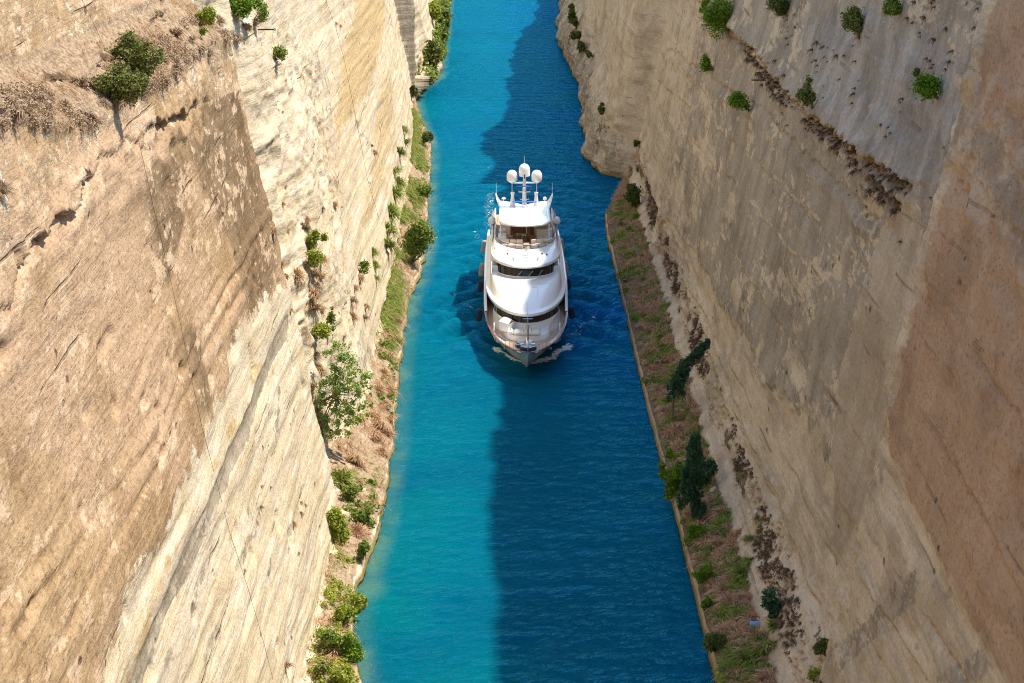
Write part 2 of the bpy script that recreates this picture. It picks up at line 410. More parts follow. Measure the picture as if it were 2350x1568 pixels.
    D = D + low1 * (0.25 + 0.16 * fbm((Z + .05 * Y) * 0.8, Y * 0.04, 4, 82) + .06 * fbm((Z + .05 * Y) * 2.4, Y * .1, 3, 86))
    D = D + up * 0.03 * fbm(Y * 0.8, Z * 1.8, 4, 83)
    lg = (Z > 3.6) * (Z < 7.5) * r2
    D = D - lg * 0.35 * ridged(Y * 0.25, Z * 0.6, 5, 84)
    bn = (Z > 1.2) * (Z < 3.8) * (1 - r3)
    D = D + bn * 0.12 * fbm(Y * 0.6, Z * 0.8, 4, 85)
    return D

def spacing(stops):
    out = [stops[0][0]]
    for (a, h), (b, g) in zip(stops[:-1], stops[1:]):
        n = max(1, int(round((b - a) / ((h + g) / 2))))
        x = np.linspace(0, 1, n + 1)[1:]
        q = x * (h + (g - h) * x / 2) / ((h + g) / 2)
        out += list(a + (b - a) * q)
    return np.array(out)
YG = spacing([(-400, 20), (40, 3), (74, .25), (84, .17), (171, .17), (171.6, .1), (173.6, .1), (175, .2), (240, .3), (330, .42), (398, .45), (399.5, .15), (401, .15), (403, .5), (520, .9), (640, 4), (1000, 40), (3200, 120)])
YGR = spacing([(-400, 20), (40, 3), (80, .25), (92, .17), (129.4, .16), (130.6, .08), (131, .15), (180, .19), (250, .3), (320, .38), (340, .4), (420, .55), (560, .9), (680, 4), (1000, 40), (3200, 120)])
ZG = spacing([(-3, .6), (-.4, .2), (0, .09), (4.5, .1), (8, .16), (52, .2), (56, .5), (62, 1.5)])
ZTOP_ROWS = 8

def make_cliff(name, side, fn, yg, ztop, masks):
    Yg, Zg = np.meshgrid(yg, ZG, indexing='ij')
    zt = ztop(yg)
    # rows are squeezed a little where the rim is lower than the last row
    lim = np.minimum(1.0, (zt - 0.5) / ZG[-1])[:, None]
    Zs = np.where(Zg > 0, Zg * lim, Zg)
    D = fn(Yg, Zs)
    V = np.stack([side * D, Yg, Zs], -1)
    top = []
    for k in range(1, ZTOP_ROWS + 1):
        f = k / ZTOP_ROWS
        z = Zs[:, -1] + (zt - Zs[:, -1]) * f
        d = D[:, -1] + 0.2 * (z - Zs[:, -1])
        top.append(np.stack([side * d, yg, z], -1))
    dt = np.abs(top[-1][:, 0])
    for ex, rise in ((2.0, .8), (8, 1.2), (40, 2.5), (250, 3.0), (2500, 3.0)):
        z = zt * (1 - min(1, ex / 40)) + 66 * min(1, ex / 40) + rise
        top.append(np.stack([side * (dt + ex), yg, z], -1))
    V = np.concatenate([V, np.stack(top, 1)], 1)
    ny, nz = V.shape[:2]
    I = np.arange(ny * nz).reshape(ny, nz)
    q = np.stack([I[:-1, :-1], I[1:, :-1], I[1:, 1:], I[:-1, 1:]], -1).reshape(-1, 4)
    if side > 0: q = q[:, ::-1]
    me = mesh_np(name, V.reshape(-1, 3), q)
    for an, M in masks(Yg, Zs).items():
        full = np.zeros((ny, nz, 4), np.float32)
        full[:, :M.shape[1]] = M
        full[:, M.shape[1]:] = M[:, -1:, :]
        if an == 'rock_b': full[:, M.shape[1] + ZTOP_ROWS:, 3] = 1.0
        at = me.attributes.new(an, 'FLOAT_COLOR', 'POINT')
        at.data.foreach_set('color', full.reshape(-1))
    return me, D, Zs

def masks_left(Y, Z):
    isA = sstep(173.0, 172.0, Y)
    wv = 1.3 * fbm(Y * 0.35, Z * 0.35, 4, 101)
    wz = 1.3 * fbm(Y * 0.35 + 40, Z * 0.35, 4, 102)
    brown = isA * poly_mask(Y + wv, Z + wz, A_BROWN, 0.9)
    zl = np.interp(Y, A_LIP[:, 0], A_LIP[:, 1]); wl = Z - zl
    soil = isA * sstep(-1.2, 0.3, wl) * sstep(4.2, 2.6, wl)
    # paler crumbly rock above the ochre bed, dark crust under it
    do, so_ = seg_dist(Y + 2 * wv, Z + .5 * wz, A_OCH)
    above = isA * (so_ > 0) * sstep(0, 1.5, do) * (wl < 1)
    brown = brown * (1 - 0.42 * above)
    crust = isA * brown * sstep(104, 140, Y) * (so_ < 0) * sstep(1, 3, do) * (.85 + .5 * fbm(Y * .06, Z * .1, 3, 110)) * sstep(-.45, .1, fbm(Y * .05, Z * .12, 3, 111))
    ochre = np.zeros(Y.shape); grey = np.zeros(Y.shape); white = np.zeros(Y.shape)
    d, s = seg_dist(Y + .5 * wv, Z + .5 * wz, A_OCH)
    ochre = np.maximum(ochre, isA * sstep(2.2, .2, d) * (s < 0) * sstep(-.5, .3, fbm(Y * .3, Z * .1, 3, 103)))
    d, s = seg_dist(Y + .5 * wv, Z + .5 * wz, A_UP)
    ochre = np.maximum(ochre, isA * sstep(2.6, .3, d) * (s < 0))
    d, s = seg_dist(Y + .5 * wv, Z + .4 * wz, A_OR1)
    ochre = np.maximum(ochre, isA * 0.8 * sstep(1.0, .1, d) * (0.5 + .5 * sstep(-.3, .4, fbm(Y * .2, Z * .2, 3, 104))))
    d, s = seg_dist(Y + .22 * wv, Z + .22 * wz, A_STRIPE)
    grey = np.maximum(grey, isA * sstep(0.72, .5, d))
    for ln in A_GREY:
        d, s = seg_dist(Y + .6 * wv, Z + .6 * wz, ln)
        grey = np.maximum(grey, isA * 0.52 * sstep(1.2, .1, d) * sstep(-.2, .3, fbm(Y * .25, Z * .25, 3, 105)))
    # ochre drips down the brown wall
    dr = fbm(Y * 0.45 + .03 * Z, Z * 0.02, 3, 106)
    ochre = np.maximum(ochre, isA * 0.5 * sstep(.42, .62, dr) * sstep(0.3, .8, brown))
    ochre = np.maximum(ochre, 0.9 * (1 - isA) * poly_mask(Y + 3 * wv, Z + wz, B_GOLD, 1.5))
    ochre = np.maximum(ochre, 0.65 * (1 - isA) * poly_mask(Y + 3 * wv, Z + wz, B_GOLD2, 1.5))
    gw = 0.0 * Y
    bsoil = (1 - isA) * poly_mask(Y + 2 * wv, Z + wz, B_DARK, 1.5)
    rbm = (1 - isA) * poly_mask(Y + 2 * wv, Z + wz, B_ROUGH, 1.5)
    grey = grey * (1 - rbm)
    brown = np.maximum(brown, gw + 0.55 * sstep(171.5, 173, Y) * sstep(178, 174, Y) * sstep(33, 35, Z))
    grey = np.maximum(grey, .45 * (1 - rbm) * (1 - isA) * sstep(.25, .5, fbm((Z + .5 * Y) * 0.2, Y * .02, 4, 107)))
    ztop_bare = isA * sstep(2.6, 3.4, wl)
    ochre = np.maximum(ochre, .9 * sstep(151, 146, Y) * sstep(1.9, 1.3, Z))
    grey = np.maximum(grey, ztop_bare * .25)
    brown = np.where(ztop_bare > .5, .62 + .08 * wv, brown)
    zb = ip(Y, ZB_L)
    bench = sstep(0.5, .9, Z) * sstep(zb + .4, zb - .3, Z)
    soil = np.maximum(soil, bench * 0.8 * sstep(405, 395, Y))
    g = sstep(171, 173, Y) * sstep(196, 186, Y) * sstep(.1, .4, fbm(Y * .3, Z * .3, 3, 108)) * sstep(24, 16, Z)
    soil = np.maximum(soil, .7 * g)
    soil = np.maximum(soil, .52 * bsoil)
    a = np.stack([brown, ochre, grey, soil], -1)
    z = np.zeros(Y.shape)
    face = sstep(398.6, 399.4, Y) * sstep(402.2, 401, Y)  # shade of this far corner face, painted in with the grey mask
    grey = np.maximum(grey, face)
    a[..., 2] = np.maximum(a[..., 2], face)
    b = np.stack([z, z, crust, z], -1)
    return {'rock_a': a, 'rock_b': b}

def masks_right(Y, Z):
    r1 = sstep(130.3, 129.9, Y); r3 = sstep(321, 328, Y)
    r2 = (1 - r1) * (1 - r3)
    wv = 1.2 * fbm(Y * 0.4, Z * 0.4, 4, 121); wz = 1.2 * fbm(Y * 0.4 + 9, Z * 0.4, 4, 122)
    cream = poly_mask(Y + wv, Z + wz, R_CREAM, .8)
    pt = np.zeros(Y.shape)
    for p in R_PATCH:
        pt = np.maximum(pt, .8 * poly_mask(Y + 2.5 * wv, Z + .7 * wz, p, .9))
    facet = poly_mask(Y + .3 * wv, Z + .3 * wz, R_FACET, .5)
    up = sstep(5, 8, Z)
    grad = sstep(3, 20, Z - 0.0 * Y)
    pale = r2 * poly_mask(Y + wv, Z + wz, R_PALE, 1.5)
    zl = np.zeros(Y.shape)
    d, s = seg_dist(Y, Z + .3 * wz, R_G1)
    och = r2 * 0.8 * sstep(1.3, .2, d) * (s > 0) * sstep(0, .35, fbm(Y * .35, Z * .3, 3, 123))
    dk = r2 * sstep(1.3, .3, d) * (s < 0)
    for lines, kk in ((R_LINES, r2), (R1_LINES, r1)):
        for n_, ln in enumerate(lines):
            d, s = seg_dist(Y, Z + .22 * fbm(Y * .25, Z * .5 + n_, 4, 90 + n_), ln)
            cream = np.maximum(cream, kk * .75 * (s > 0) * sstep(.7, .1, d) * sstep(0, .3, fbm(Y * .15, Z * .3 + n_, 3, 97)))
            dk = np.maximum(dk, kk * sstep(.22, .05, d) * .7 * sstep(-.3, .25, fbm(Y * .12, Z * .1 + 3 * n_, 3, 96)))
    gry = r2 * up * (1 - cream) * (1 - pt) * (1 - facet) * (0.25 + .75 * sstep(310, 200, Y))
    low1 = r1 * poly_mask(Y + .5 * wv, Z + .5 * wz, R1_LOW, .35)
    red = r1 * (1 - low1) * (1 - .8 * sstep(126.5, 128.8, Y + .8 * wv))
    red_soft = r1 * (.55 + .45 * poly_mask(Y + wv, Z + wz, R1_RED, 3))
    g1 = r1 * poly_mask(Y + 2 * wv, Z + 2 * wz, R1_GREY, 3)
    for p in R1_OCH:
        och = np.maximum(och, r1 * poly_mask(Y + .4 * wv, Z + .4 * wz, p, .4))
    och = np.maximum(och, r2 * .45 * cream * up * sstep(0, .4, fbm(Y * .25, Z * .25, 3, 124)))
    grey = np.maximum(np.maximum(gry, .8 * g1), .55 * low1 * sstep(-.1, .3, fbm((Z + .7 * Y) * .35, (Y - Z) * .05, 4, 125)))
    grey = np.maximum(grey, r3 * .6 * sstep(9, 5, Z))
    slab = r2 * poly_mask(Y, Z, R_SLAB, .4)
    pale = pale * (1 - slab); grey = np.maximum(grey, slab)
    brown = np.zeros(Y.shape)
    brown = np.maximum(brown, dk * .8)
    e = ip(Y, EDGE_R)
    soil = r2 * sstep(.6, 1.2, Z) * sstep(2.6, 1.9, Z)
    soil = np.maximum(soil, r2 * .75 * sstep(3.6, 4.0, Z) * sstep(6.0, 4.6, Z) * sstep(-.05, .25, fbm(Y * .2, Z * .3, 3, 126)))
    soil = np.maximum(soil, r3 * .6 * sstep(.05, .4, fbm(Y * .12, Z * .15, 3, 127)) * sstep(10, 6, Z) * sstep(1, 2, Z))
    a = np.stack([brown, och, grey, soil], -1)
    b = np.stack([red * red_soft, pale, facet * r2 * .8, np.zeros(Y.shape)], -1)
    return {'rock_a': a, 'rock_b': b}

def rock_material(name, shade_side):
    t = NT(name)
    P = t.coord('Object')
    br, oc, gr, so = t.attr('rock_a')
    rd, pa, fa, gd = t.attr('rock_b')
    n_big = t.noise(t.mapping(P, (1, .45, 1)), 0.12, 5)
    n_mid = t.noise(t.mapping(P, (1, .30, 1)), 0.6, 8, .6)
    n_fin = t.noise(t.mapping(P, (1, .5, 1)), 4.5, 8, .7)
    streak = t.noise(t.mapping(P, (.6, .40, 0.06), (R(3), 0, 0)), 0.62, 8, .68, .25)
    fleck = t.noise(t.mapping(P, (1.0, .32, .85), (R(2), 0, 0)), 1.3, 11, .72)
    clus = t.noise(t.mapping(P, (1.0, .16, .42)), .55, 4, .6)
    beds = t.noise(t.mapping(P, (.25, .045, 1.0), (R(-3), 0, 0)), 0.85, 9, .62, .35)
    beds2 = t.noise(t.mapping(P, (.25, .03, 1.0), (R(-3), 0, 0)), 3.1, 6, .6, .25)
    ragged = t.math('ADD', t.math('MULTIPLY', t.math('SUBTRACT', fleck, .5), 1.9), t.math('MULTIPLY', t.math('SUBTRACT', n_fin, .5), .6))
    def cut(v, a=.45, b=.58, k=1.0):
        return t.rng(t.math('ADD', v, t.math('MULTIPLY', ragged, k)), a, b)
    # fresh rock
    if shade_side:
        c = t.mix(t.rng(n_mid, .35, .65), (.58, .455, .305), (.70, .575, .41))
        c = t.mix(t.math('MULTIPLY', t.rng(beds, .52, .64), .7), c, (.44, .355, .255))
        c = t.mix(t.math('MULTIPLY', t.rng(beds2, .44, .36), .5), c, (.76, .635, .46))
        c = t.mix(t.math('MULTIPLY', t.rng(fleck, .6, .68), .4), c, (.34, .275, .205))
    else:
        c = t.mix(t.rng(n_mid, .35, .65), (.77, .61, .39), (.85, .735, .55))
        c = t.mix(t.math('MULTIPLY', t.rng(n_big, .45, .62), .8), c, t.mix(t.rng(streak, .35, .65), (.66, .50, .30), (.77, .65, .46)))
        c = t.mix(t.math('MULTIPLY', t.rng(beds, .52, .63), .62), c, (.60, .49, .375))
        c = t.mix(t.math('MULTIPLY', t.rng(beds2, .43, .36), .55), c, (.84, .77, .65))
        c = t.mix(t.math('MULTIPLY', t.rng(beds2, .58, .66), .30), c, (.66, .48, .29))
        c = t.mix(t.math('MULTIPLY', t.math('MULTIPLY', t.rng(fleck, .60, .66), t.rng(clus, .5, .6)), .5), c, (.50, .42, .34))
    # ochre beds
    c = t.mix(t.math('MULTIPLY', cut(oc, .4, .75, .7), .8), c, t.mix(t.rng(n_fin, .3, .7), (.58, .385, .16), (.70, .53, .28)))
    # grey weathering crust, and the shade painted on the far corner face
    gcol = t.mix(t.rng(streak, .38, .62), (.30, .25, .185), (.44, .37, .275))
    gcol = t.mix(t.math('MULTIPLY', t.rng(n_fin, .42, .34), .5), gcol, (.17, .135, .10))
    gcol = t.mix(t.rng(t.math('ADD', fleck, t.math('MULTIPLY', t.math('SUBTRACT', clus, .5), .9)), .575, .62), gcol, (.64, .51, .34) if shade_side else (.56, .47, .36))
    gcol = t.mix(t.math('MULTIPLY', t.rng(beds2, .40, .34), .4), gcol, (.42, .345, .25))
    c = t.mix(t.math('MULTIPLY', cut(gr, .42, .56), .9), c, gcol)
    # brown crust with lighter flakes
    bcol = t.mix(t.rng(streak, .36, .64), (.42, .265, .138), (.57, .39, .215))
    bcol = t.mix(t.rng(n_big, .42, .6), bcol, (.60, .405, .25))
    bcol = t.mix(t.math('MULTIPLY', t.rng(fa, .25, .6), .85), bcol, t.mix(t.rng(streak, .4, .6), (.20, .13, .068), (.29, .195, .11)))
    flk = t.math('ADD', fleck, t.math('MULTIPLY', t.math('SUBTRACT', clus, .5), .5))
    bcol = t.mix(t.math('MULTIPLY', t.rng(flk, .545, .60), .85), bcol, (.76, .555, .365))
    bcol = t.mix(t.math('MULTIPLY', t.rng(n_fin, .45, .36), .55), bcol, (.25, .165, .10))
    bcol = t.mix(t.math('MULTIPLY', t.rng(n_fin, .58, .66), .4), bcol, (.66, .50, .36))
    c = t.mix(cut(br, .40, .52), c, bcol)
    # rusty wall
    rcol = t.mix(t.rng(streak, .38, .62), (.45, .285, .17), (.54, .36, .22))
    rcol = t.mix(t.rng(n_mid, .42, .68), rcol, (.45, .30, .185))
    rcol = t.mix(t.math('MULTIPLY', t.rng(beds, .54, .62), .5), rcol, (.36, .24, .15))
    rcol = t.mix(t.math('MULTIPLY', t.rng(n_fin, .45, .34), .6), rcol, (.23, .15, .095))
    c = t.mix(t.math('MULTIPLY', cut(rd, .3, .5, .6), t.rng(t.math('SUBTRACT', 1.0, gr), .1, .9)), c, rcol)
    # pale greyish wall with rusty holes
    pcol = t.mix(t.rng(streak, .4, .62), (.32, .285, .235), (.50, .45, .385))
    pcol = t.mix(t.rng(fleck, .60, .66), pcol, (.55, .42, .26))
    pcol = t.mix(t.rng(fleck, .40, .33), pcol, (.52, .49, .46))
    c = t.mix(t.math('MULTIPLY', cut(pa, .35, .6, .5), .85), c, pcol)
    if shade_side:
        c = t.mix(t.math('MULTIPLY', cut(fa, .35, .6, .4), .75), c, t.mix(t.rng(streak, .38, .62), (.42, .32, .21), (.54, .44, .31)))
    # soil on benches, dry plateau
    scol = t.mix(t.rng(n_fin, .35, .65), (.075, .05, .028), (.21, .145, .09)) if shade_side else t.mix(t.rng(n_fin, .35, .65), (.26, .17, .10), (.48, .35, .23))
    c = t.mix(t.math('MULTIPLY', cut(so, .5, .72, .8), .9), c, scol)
    c = t.mix(gd, c, (.25, .22, .12))
    # bedding cracks
    wv = t.n('ShaderNodeTexWave'); wv.wave_type = 'BANDS'; wv.bands_direction = 'Z'
    wv.inputs['Scale'].default_value = .11; wv.inputs['Distortion'].default_value = 2.6; wv.inputs['Detail'].default_value = 6; wv.inputs['Detail Scale'].default_value = 1.4; wv.inputs['Detail Roughness'].default_value = .62
    t.L.new(t.mapping(P, (.2, .045, 1.0), (R(-2), 0, 0)), wv.inputs['Vector'])
    crack = t.math('MULTIPLY', t.rng(wv.outputs['Fac'], .016, .002), t.rng(clus, .55, .64))
    c = t.mix(t.math('MULTIPLY', crack, .4), c, (.17, .115, .065))
    # small dark holes, in strings
    vo = t.n('ShaderNodeTexVoronoi'); vo.inputs['Scale'].default_value = .8
    t.L.new(t.mapping(P, (1, .5, .9)), vo.inputs['Vector'])
    pit = t.math('MULTIPLY', t.rng(t.math('ADD', vo.outputs['Distance'], t.math('MULTIPLY', t.math('SUBTRACT', n_fin, .5), .3)), .16, .06), t.rng(clus, .54, .60))
    c = t.mix(t.math('MULTIPLY', pit, .75), c, (.13, .09, .05))
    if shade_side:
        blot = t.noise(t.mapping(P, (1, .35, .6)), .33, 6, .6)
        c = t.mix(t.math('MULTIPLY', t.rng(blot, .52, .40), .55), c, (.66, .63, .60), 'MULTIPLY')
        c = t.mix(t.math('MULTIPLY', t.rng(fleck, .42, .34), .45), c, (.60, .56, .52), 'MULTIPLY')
    # grain over everything
    c = t.mix(1.0, c, t.mix(t.rng(n_fin, .25, .75, 0, 1, False), (.62, .60, .575), (1.0, 1.0, 1.0)), 'MULTIPLY')
    # weed and wet at the waterline
    sp = t.N.new('ShaderNodeSeparateXYZ'); t.L.new(P, sp.inputs[0])
    zw = t.math('ADD', sp.outputs[2], t.math('MULTIPLY', n_fin, .35))
    c = t.mix(t.math('MULTIPLY', t.rng(zw, .85, .45), .85), c, (.22, .145, .03))
    c = t.mix(t.rng(zw, .32, .2), c, (.035, .035, .015))
    t.base(c)
    t.set(Roughness=.95)
    t.b.inputs['Specular IOR Level'].default_value = .1
    h = t.math('ADD', t.math('MULTIPLY', fleck, .5), t.math('ADD', t.math('MULTIPLY', n_fin, .30), t.math('MULTIPLY', beds2, .35)))
    h = t.math('SUBTRACT', h, t.math('MULTIPLY', pit, .8))
    h = t.math('SUBTRACT', h, t.math('MULTIPLY', crack, .4))
    h = t.math('ADD', h, t.math('MULTIPLY', cut(br, .40, .52), .12))
    t.L.new(t.bump(h, .75, .34), t.b.inputs['Normal'])
    return t.m
ROCK = rock_material('sunlit_limestone', False)
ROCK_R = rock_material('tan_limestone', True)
rng0 = np.random.default_rng(5)
def ztop_left(y):
    return 66 + 1.5 * fbm(y * .1, y * 0, 3, 201)
def ztop_right(y):  # unseen rim, its height shaped so the shadow edge falls along XS
    xs = ip(y, XS)
    a = np.interp(y, [-400, 129, 131, 318, 326, 334, 400, 450, 560, 3200], [18, 18, 18.2, 18.2, 18, 15, 16, 14.6, 16.8, 16.8])
    wob = (1.7 * fbm(y * .13, y * 0, 2, 202) + 1.2 * np.maximum(0, vnoise(y * .3, y * 0, 0, 203))) * np.interp(y, [180, 215], [.35, 1.0])
    return np.clip((a - xs + 0.55 * wob) / 0.3, 20, 86)
mL, DL, ZL = make_cliff('cliff_left', -1, left_D, YG, ztop_left, masks_left)
mR, DR, ZR = make_cliff('cliff_right', 1, right_D, YGR, ztop_right, masks_right)
o = link('cliff_left', mL, ROCK); o['kind'] = 'structure'; o['label'] = 'sunlit cream and brown rock wall of the canal cut'; o['category'] = 'cliff'
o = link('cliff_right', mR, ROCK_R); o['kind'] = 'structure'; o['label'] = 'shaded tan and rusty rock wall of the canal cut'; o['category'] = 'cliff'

def D_at(side, Y, Z):
    yg, D, z = (YG, DL, ZL) if side < 0 else (YGR, DR, ZR)
    i = np.clip(np.searchsorted(yg, Y) - 1, 0, len(yg) - 2)
    f = np.clip((Y - yg[i]) / (yg[i + 1] - yg[i]), 0, 1)
    zr = z[i]
    if np.ndim(Y) == 0:
        j = int(np.clip(np.searchsorted(zr, Z) - 1, 0, len(zr) - 2)); g = (Z - zr[j]) / (zr[j + 1] - zr[j])
        g = min(max(g, 0), 1)
        a = D[i, j] + (D[i, j + 1] - D[i, j]) * g; b = D[i + 1, j] + (D[i + 1, j + 1] - D[i + 1, j]) * g
        return a + (b - a) * f
    return np.array([D_at(side, float(y), float(q)) for y, q in zip(Y, Z)])
def hit(u, v, side=None):
    """where the sight line through a photo point meets the rock (or the water)"""
    if side is None: side = -1 if u < 1150 else 1
    r = ray(u, v)
    prev = None
    t = 70.0
    while t < 750:
        p = (r[0] * t, r[1] * t, CAMH + r[2] * t)
        if p[2] < 0: break
        if side * p[0] >= D_at(side, p[1], p[2]):
            lo, hi = t - 1.0, t
            for _ in range(12):
                m = (lo + hi) / 2
                q = (r[0] * m, r[1] * m, CAMH + r[2] * m)
                if side * q[0] >= D_at(side, q[1], q[2]): hi = m
                else: lo = m
            return Vector((r[0] * hi, r[1] * hi, CAMH + r[2] * hi))
        t += 1.0
    t = -CAMH / r[2]
    return Vector((r[0] * t, r[1] * t, 0))
def px_per_m(p):
    """display pixels per metre at a place"""
    f = Vector((math.sin(YAW) * math.cos(TH), math.cos(YAW) * math.cos(TH), -math.sin(TH)))
    return FPX / (Vector(p) - cam.location).dot(f)
# ------------------------------------------------------------------ water
BOW = (2.62, 216.6)
def water_mesh():
    ys = spacing([(-400, 30), (60, 4), (120, .5), (139, .28), (300, .34), (420, .5), (600, 1.2), (1000, 30), (3200, 120)])
    xs = spacing([(-19, .8), (-16, .3), (19, .3), (22, .8)])
    Y, X = np.meshgrid(ys, xs, indexing='ij')
    amp = np.exp(-np.maximum(0, Y - 300) / 250)
    h = 0.10 * fbm(X * .35 + .15 * Y, Y * .5, 3, 301) + 0.09 * fbm(X * .9 - .2 * Y, Y * 1.0, 3, 302)
    h = h + 0.03 * np.sin(1.5 * Y + 2.2 * fbm(X * .25, Y * .2, 3, 303))
    # bow wave: two diverging crests, and cross waves along the hull
    s = Y - (BOW[1] + 5.6); ax = np.abs(X - BOW[0])
    d1 = ax - (0.4 + 0.42 * np.maximum(s, 0) + .3 * fbm(Y * .3, X * .3, 3, 304))
    on = sstep(-.6, 1.5, s) * sstep(60, 8, s)
    h = h + on * (0.32 * np.exp(-(d1 / .7) ** 2) - .12 * np.exp(-((d1 + 1.6) / .8) ** 2) + 0.16 * np.exp(-((d1 - 2.2) / .8) ** 2))
    wk = sstep(2, 14, s) * np.exp(-((ax - 6.5) / 4.5) ** 2) * sstep(130, 40, s)
    h = h + wk * 0.55 * np.sin((Y * .8 + .75 * ax) + 2.0 * fbm(X * .2, Y * .2, 3, 305))
    h = h - wk * .30 * ridged(X * .35 + .1 * Y, Y * .45, 3, 310)
    h = h * np.where(np.abs(X) > 17, .3, 1.0) * (.4 + .6 * amp)
    V = np.stack([X, Y, h], -1).reshape(-1, 3)
    ny, nx = X.shape
    I = np.arange(ny * nx).reshape(ny, nx)
    q = np.stack([I[:-1, :-1], I[:-1, 1:], I[1:, 1:], I[1:, :-1]], -1).reshape(-1, 4)
    me = mesh_np('water', V, q)
    # foam: where the bow breaks and in streaks behind and beside the hull
    foam = np.zeros(X.shape)
    def fl(px, wd, k):
        ln = np.array([on_water(u, v)[::-1] for u, v in px])
        d, _ = seg_dist(Y + .5 * fbm(X * .5, Y * .5, 3, 306), X + .5 * fbm(X * .5, Y * .5, 3, 307), ln)
        return k * sstep(wd, .15 * wd, d)
    for px, wd, k in [([(1132, 797), (1150, 812), (1175, 826), (1200, 836), (1211, 840)], .75, .95), ([(1226, 838), (1245, 830), (1270, 822), (1290, 806), (1302, 794)], .9, .85),
                      ([(1300, 782), (1318, 765), (1345, 745), (1368, 720)], 1.0, .6), ([(1060, 700), (1072, 760), (1095, 790), (1130, 800)], .8, .42), ([(1040, 670), (1060, 705), (1075, 715)], .9, .5),
                      ([(1108, 555), (1100, 545), (1092, 535)], 1.1, .5), ([(1130, 440), (1120, 470), (1118, 500), (1125, 520)], 1.8, .54), ([(1100, 445), (1140, 440)], 1.7, .48),
                      ([(1055, 410), (1100, 395), (1135, 380)], 1.6, .45), ([(1100, 370), (1140, 362), (1170, 355)], 1.5, .4), ([(1085, 350), (1130, 352)], 1.2, .32),
                      ([(1278, 470), (1290, 520), (1300, 560)], 1.8, .4), ([(1300, 540), (1330, 520), (1350, 540)], 1.6, .3), ([(1320, 600), (1350, 590), (1380, 610)], 1.4, .25),
                      ([(1310, 700), (1340, 690), (1375, 650)], 1.2, .4), ([(1330, 640), (1360, 640), (1395, 600)], 1.2, .25), ([(1120, 600), (1105, 640), (1098, 690)], 1.0, .35), ([(1000, 640), (1040, 700), (1070, 720)], 1.1, .22)]:
        foam = np.maximum(foam, fl(px, wd, k))
    foam = np.maximum(foam, sstep(0, 3, s) * sstep(46, 20, s) * sstep(1.2, .2, np.abs(ax - 4.75)) * .4)
    eL = np.interp(Y, [p[0] for p in EDGE_L], [p[1] for p in EDGE_L])
    shal = sstep(1.8, 0.1, X + eL) * (.4 + .6 * sstep(-.2, .3, fbm(X * .4, Y * .2, 3, 308)))
    shal = np.maximum(shal, sstep(2.0, .3, np.hypot(X + 10.2, (Y - 160.0) / 2.2)) * .9)
    murk_shade = .25 + sstep(150, 260, Y) * .35 + .25 * fbm(X * .08, Y * .03, 3, 309) + .03 * X  # murk, plus the shaded side's bluer tone painted in across the canal
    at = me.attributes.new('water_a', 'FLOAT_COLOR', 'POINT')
    at.data.foreach_set('color', np.stack([foam, shal, murk_shade, np.ones(X.shape)], -1).astype(np.float32).reshape(-1))
    return me
def water_material():
    t = NT('canal_water')
    P = t.coord('Object')
    fo, sh, murk_sh, _ = t.attr('water_a')
    P2 = t.mapping(P, (1.0, 1.25, 1.0), (0, 0, R(12)))
    n1 = t.noise(P2, 0.7, 6, .6, .3)
    n2 = t.noise(t.mapping(P, (.75, 1.4, 1), (0, 0, R(-14))), 2.2, 5, .6, .4)
    n3 = t.noise(P, 6.0, 3, .5)
    nb = t.noise(P, 0.05, 4)
    c = t.mix(murk_sh, (.000, .130, .140), (.000, .066, .190))
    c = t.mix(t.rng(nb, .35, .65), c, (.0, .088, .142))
    c = t.mix(t.math('MULTIPLY', sh, .75), c, (.10, .20, .12))
    fm = t.noise(t.mapping(P, (1, 1.3, 1)), 2.8, 10, .78, .5)
    f = t.rng(t.math('ADD', fo, t.math('MULTIPLY', t.math('SUBTRACT', fm, .5), 2.1)), .62, .80)
    f = t.math('MULTIPLY', f, t.rng(fo, .03, .2))
    c = t.mix(f, c, (.80, .84, .84))
    h = t.math('ADD', t.math('MULTIPLY', n1, 1.0), t.math('ADD', t.math('MULTIPLY', n2, .5), t.math('MULTIPLY', n3, .14)))
    nrm = t.bump(h, 1.0, .7)
    d0 = t.n('ShaderNodeBsdfDiffuse'); t.L.new(c, d0.inputs['Color']); t.L.new(nrm, d0.inputs['Normal'])
    ss = t.n('ShaderNodeSubsurfaceScattering'); t.L.new(c, ss.inputs['Color']); ss.inputs['Scale'].default_value = 1.0
    ss.inputs['Radius'].default_value = (2.0, 4.5, 5.0)
    df = t.n('ShaderNodeMixShader'); t.L.new(t.rng(f, 0, 1, .35, 0.0, False), df.inputs[0])
    t.L.new(d0.outputs[0], df.inputs[1]); t.L.new(ss.outputs[0], df.inputs[2])
    gl = t.n('ShaderNodeBsdfGlossy'); gl.inputs['Color'].default_value = (.08, .50, 1.0, 1); gl.inputs['Roughness'].default_value = .12  # blue of the sky put into the gloss colour
    t.L.new(nrm, gl.inputs['Normal'])
    fr = t.n('ShaderNodeFresnel'); fr.inputs['IOR'].default_value = 1.33; t.L.new(nrm, fr.inputs['Normal'])
    mx = t.n('ShaderNodeMixShader')
    t.L.new(t.math('MULTIPLY', t.math('MULTIPLY', fr.outputs[0], .8), t.math('SUBTRACT', 1.0, f)), mx.inputs[0])
    t.L.new(df.outputs[0], mx.inputs[1]); t.L.new(gl.outputs[0], mx.inputs[2])
    t.L.new(mx.outputs[0], t.N['Material Output'].inputs[0])
    t.N.remove(t.b)
    return t.m
o = link('water', water_mesh(), water_material()); o['kind'] = 'structure'; o['label'] = 'turquoise canal water half in shadow'; o['category'] = 'water'
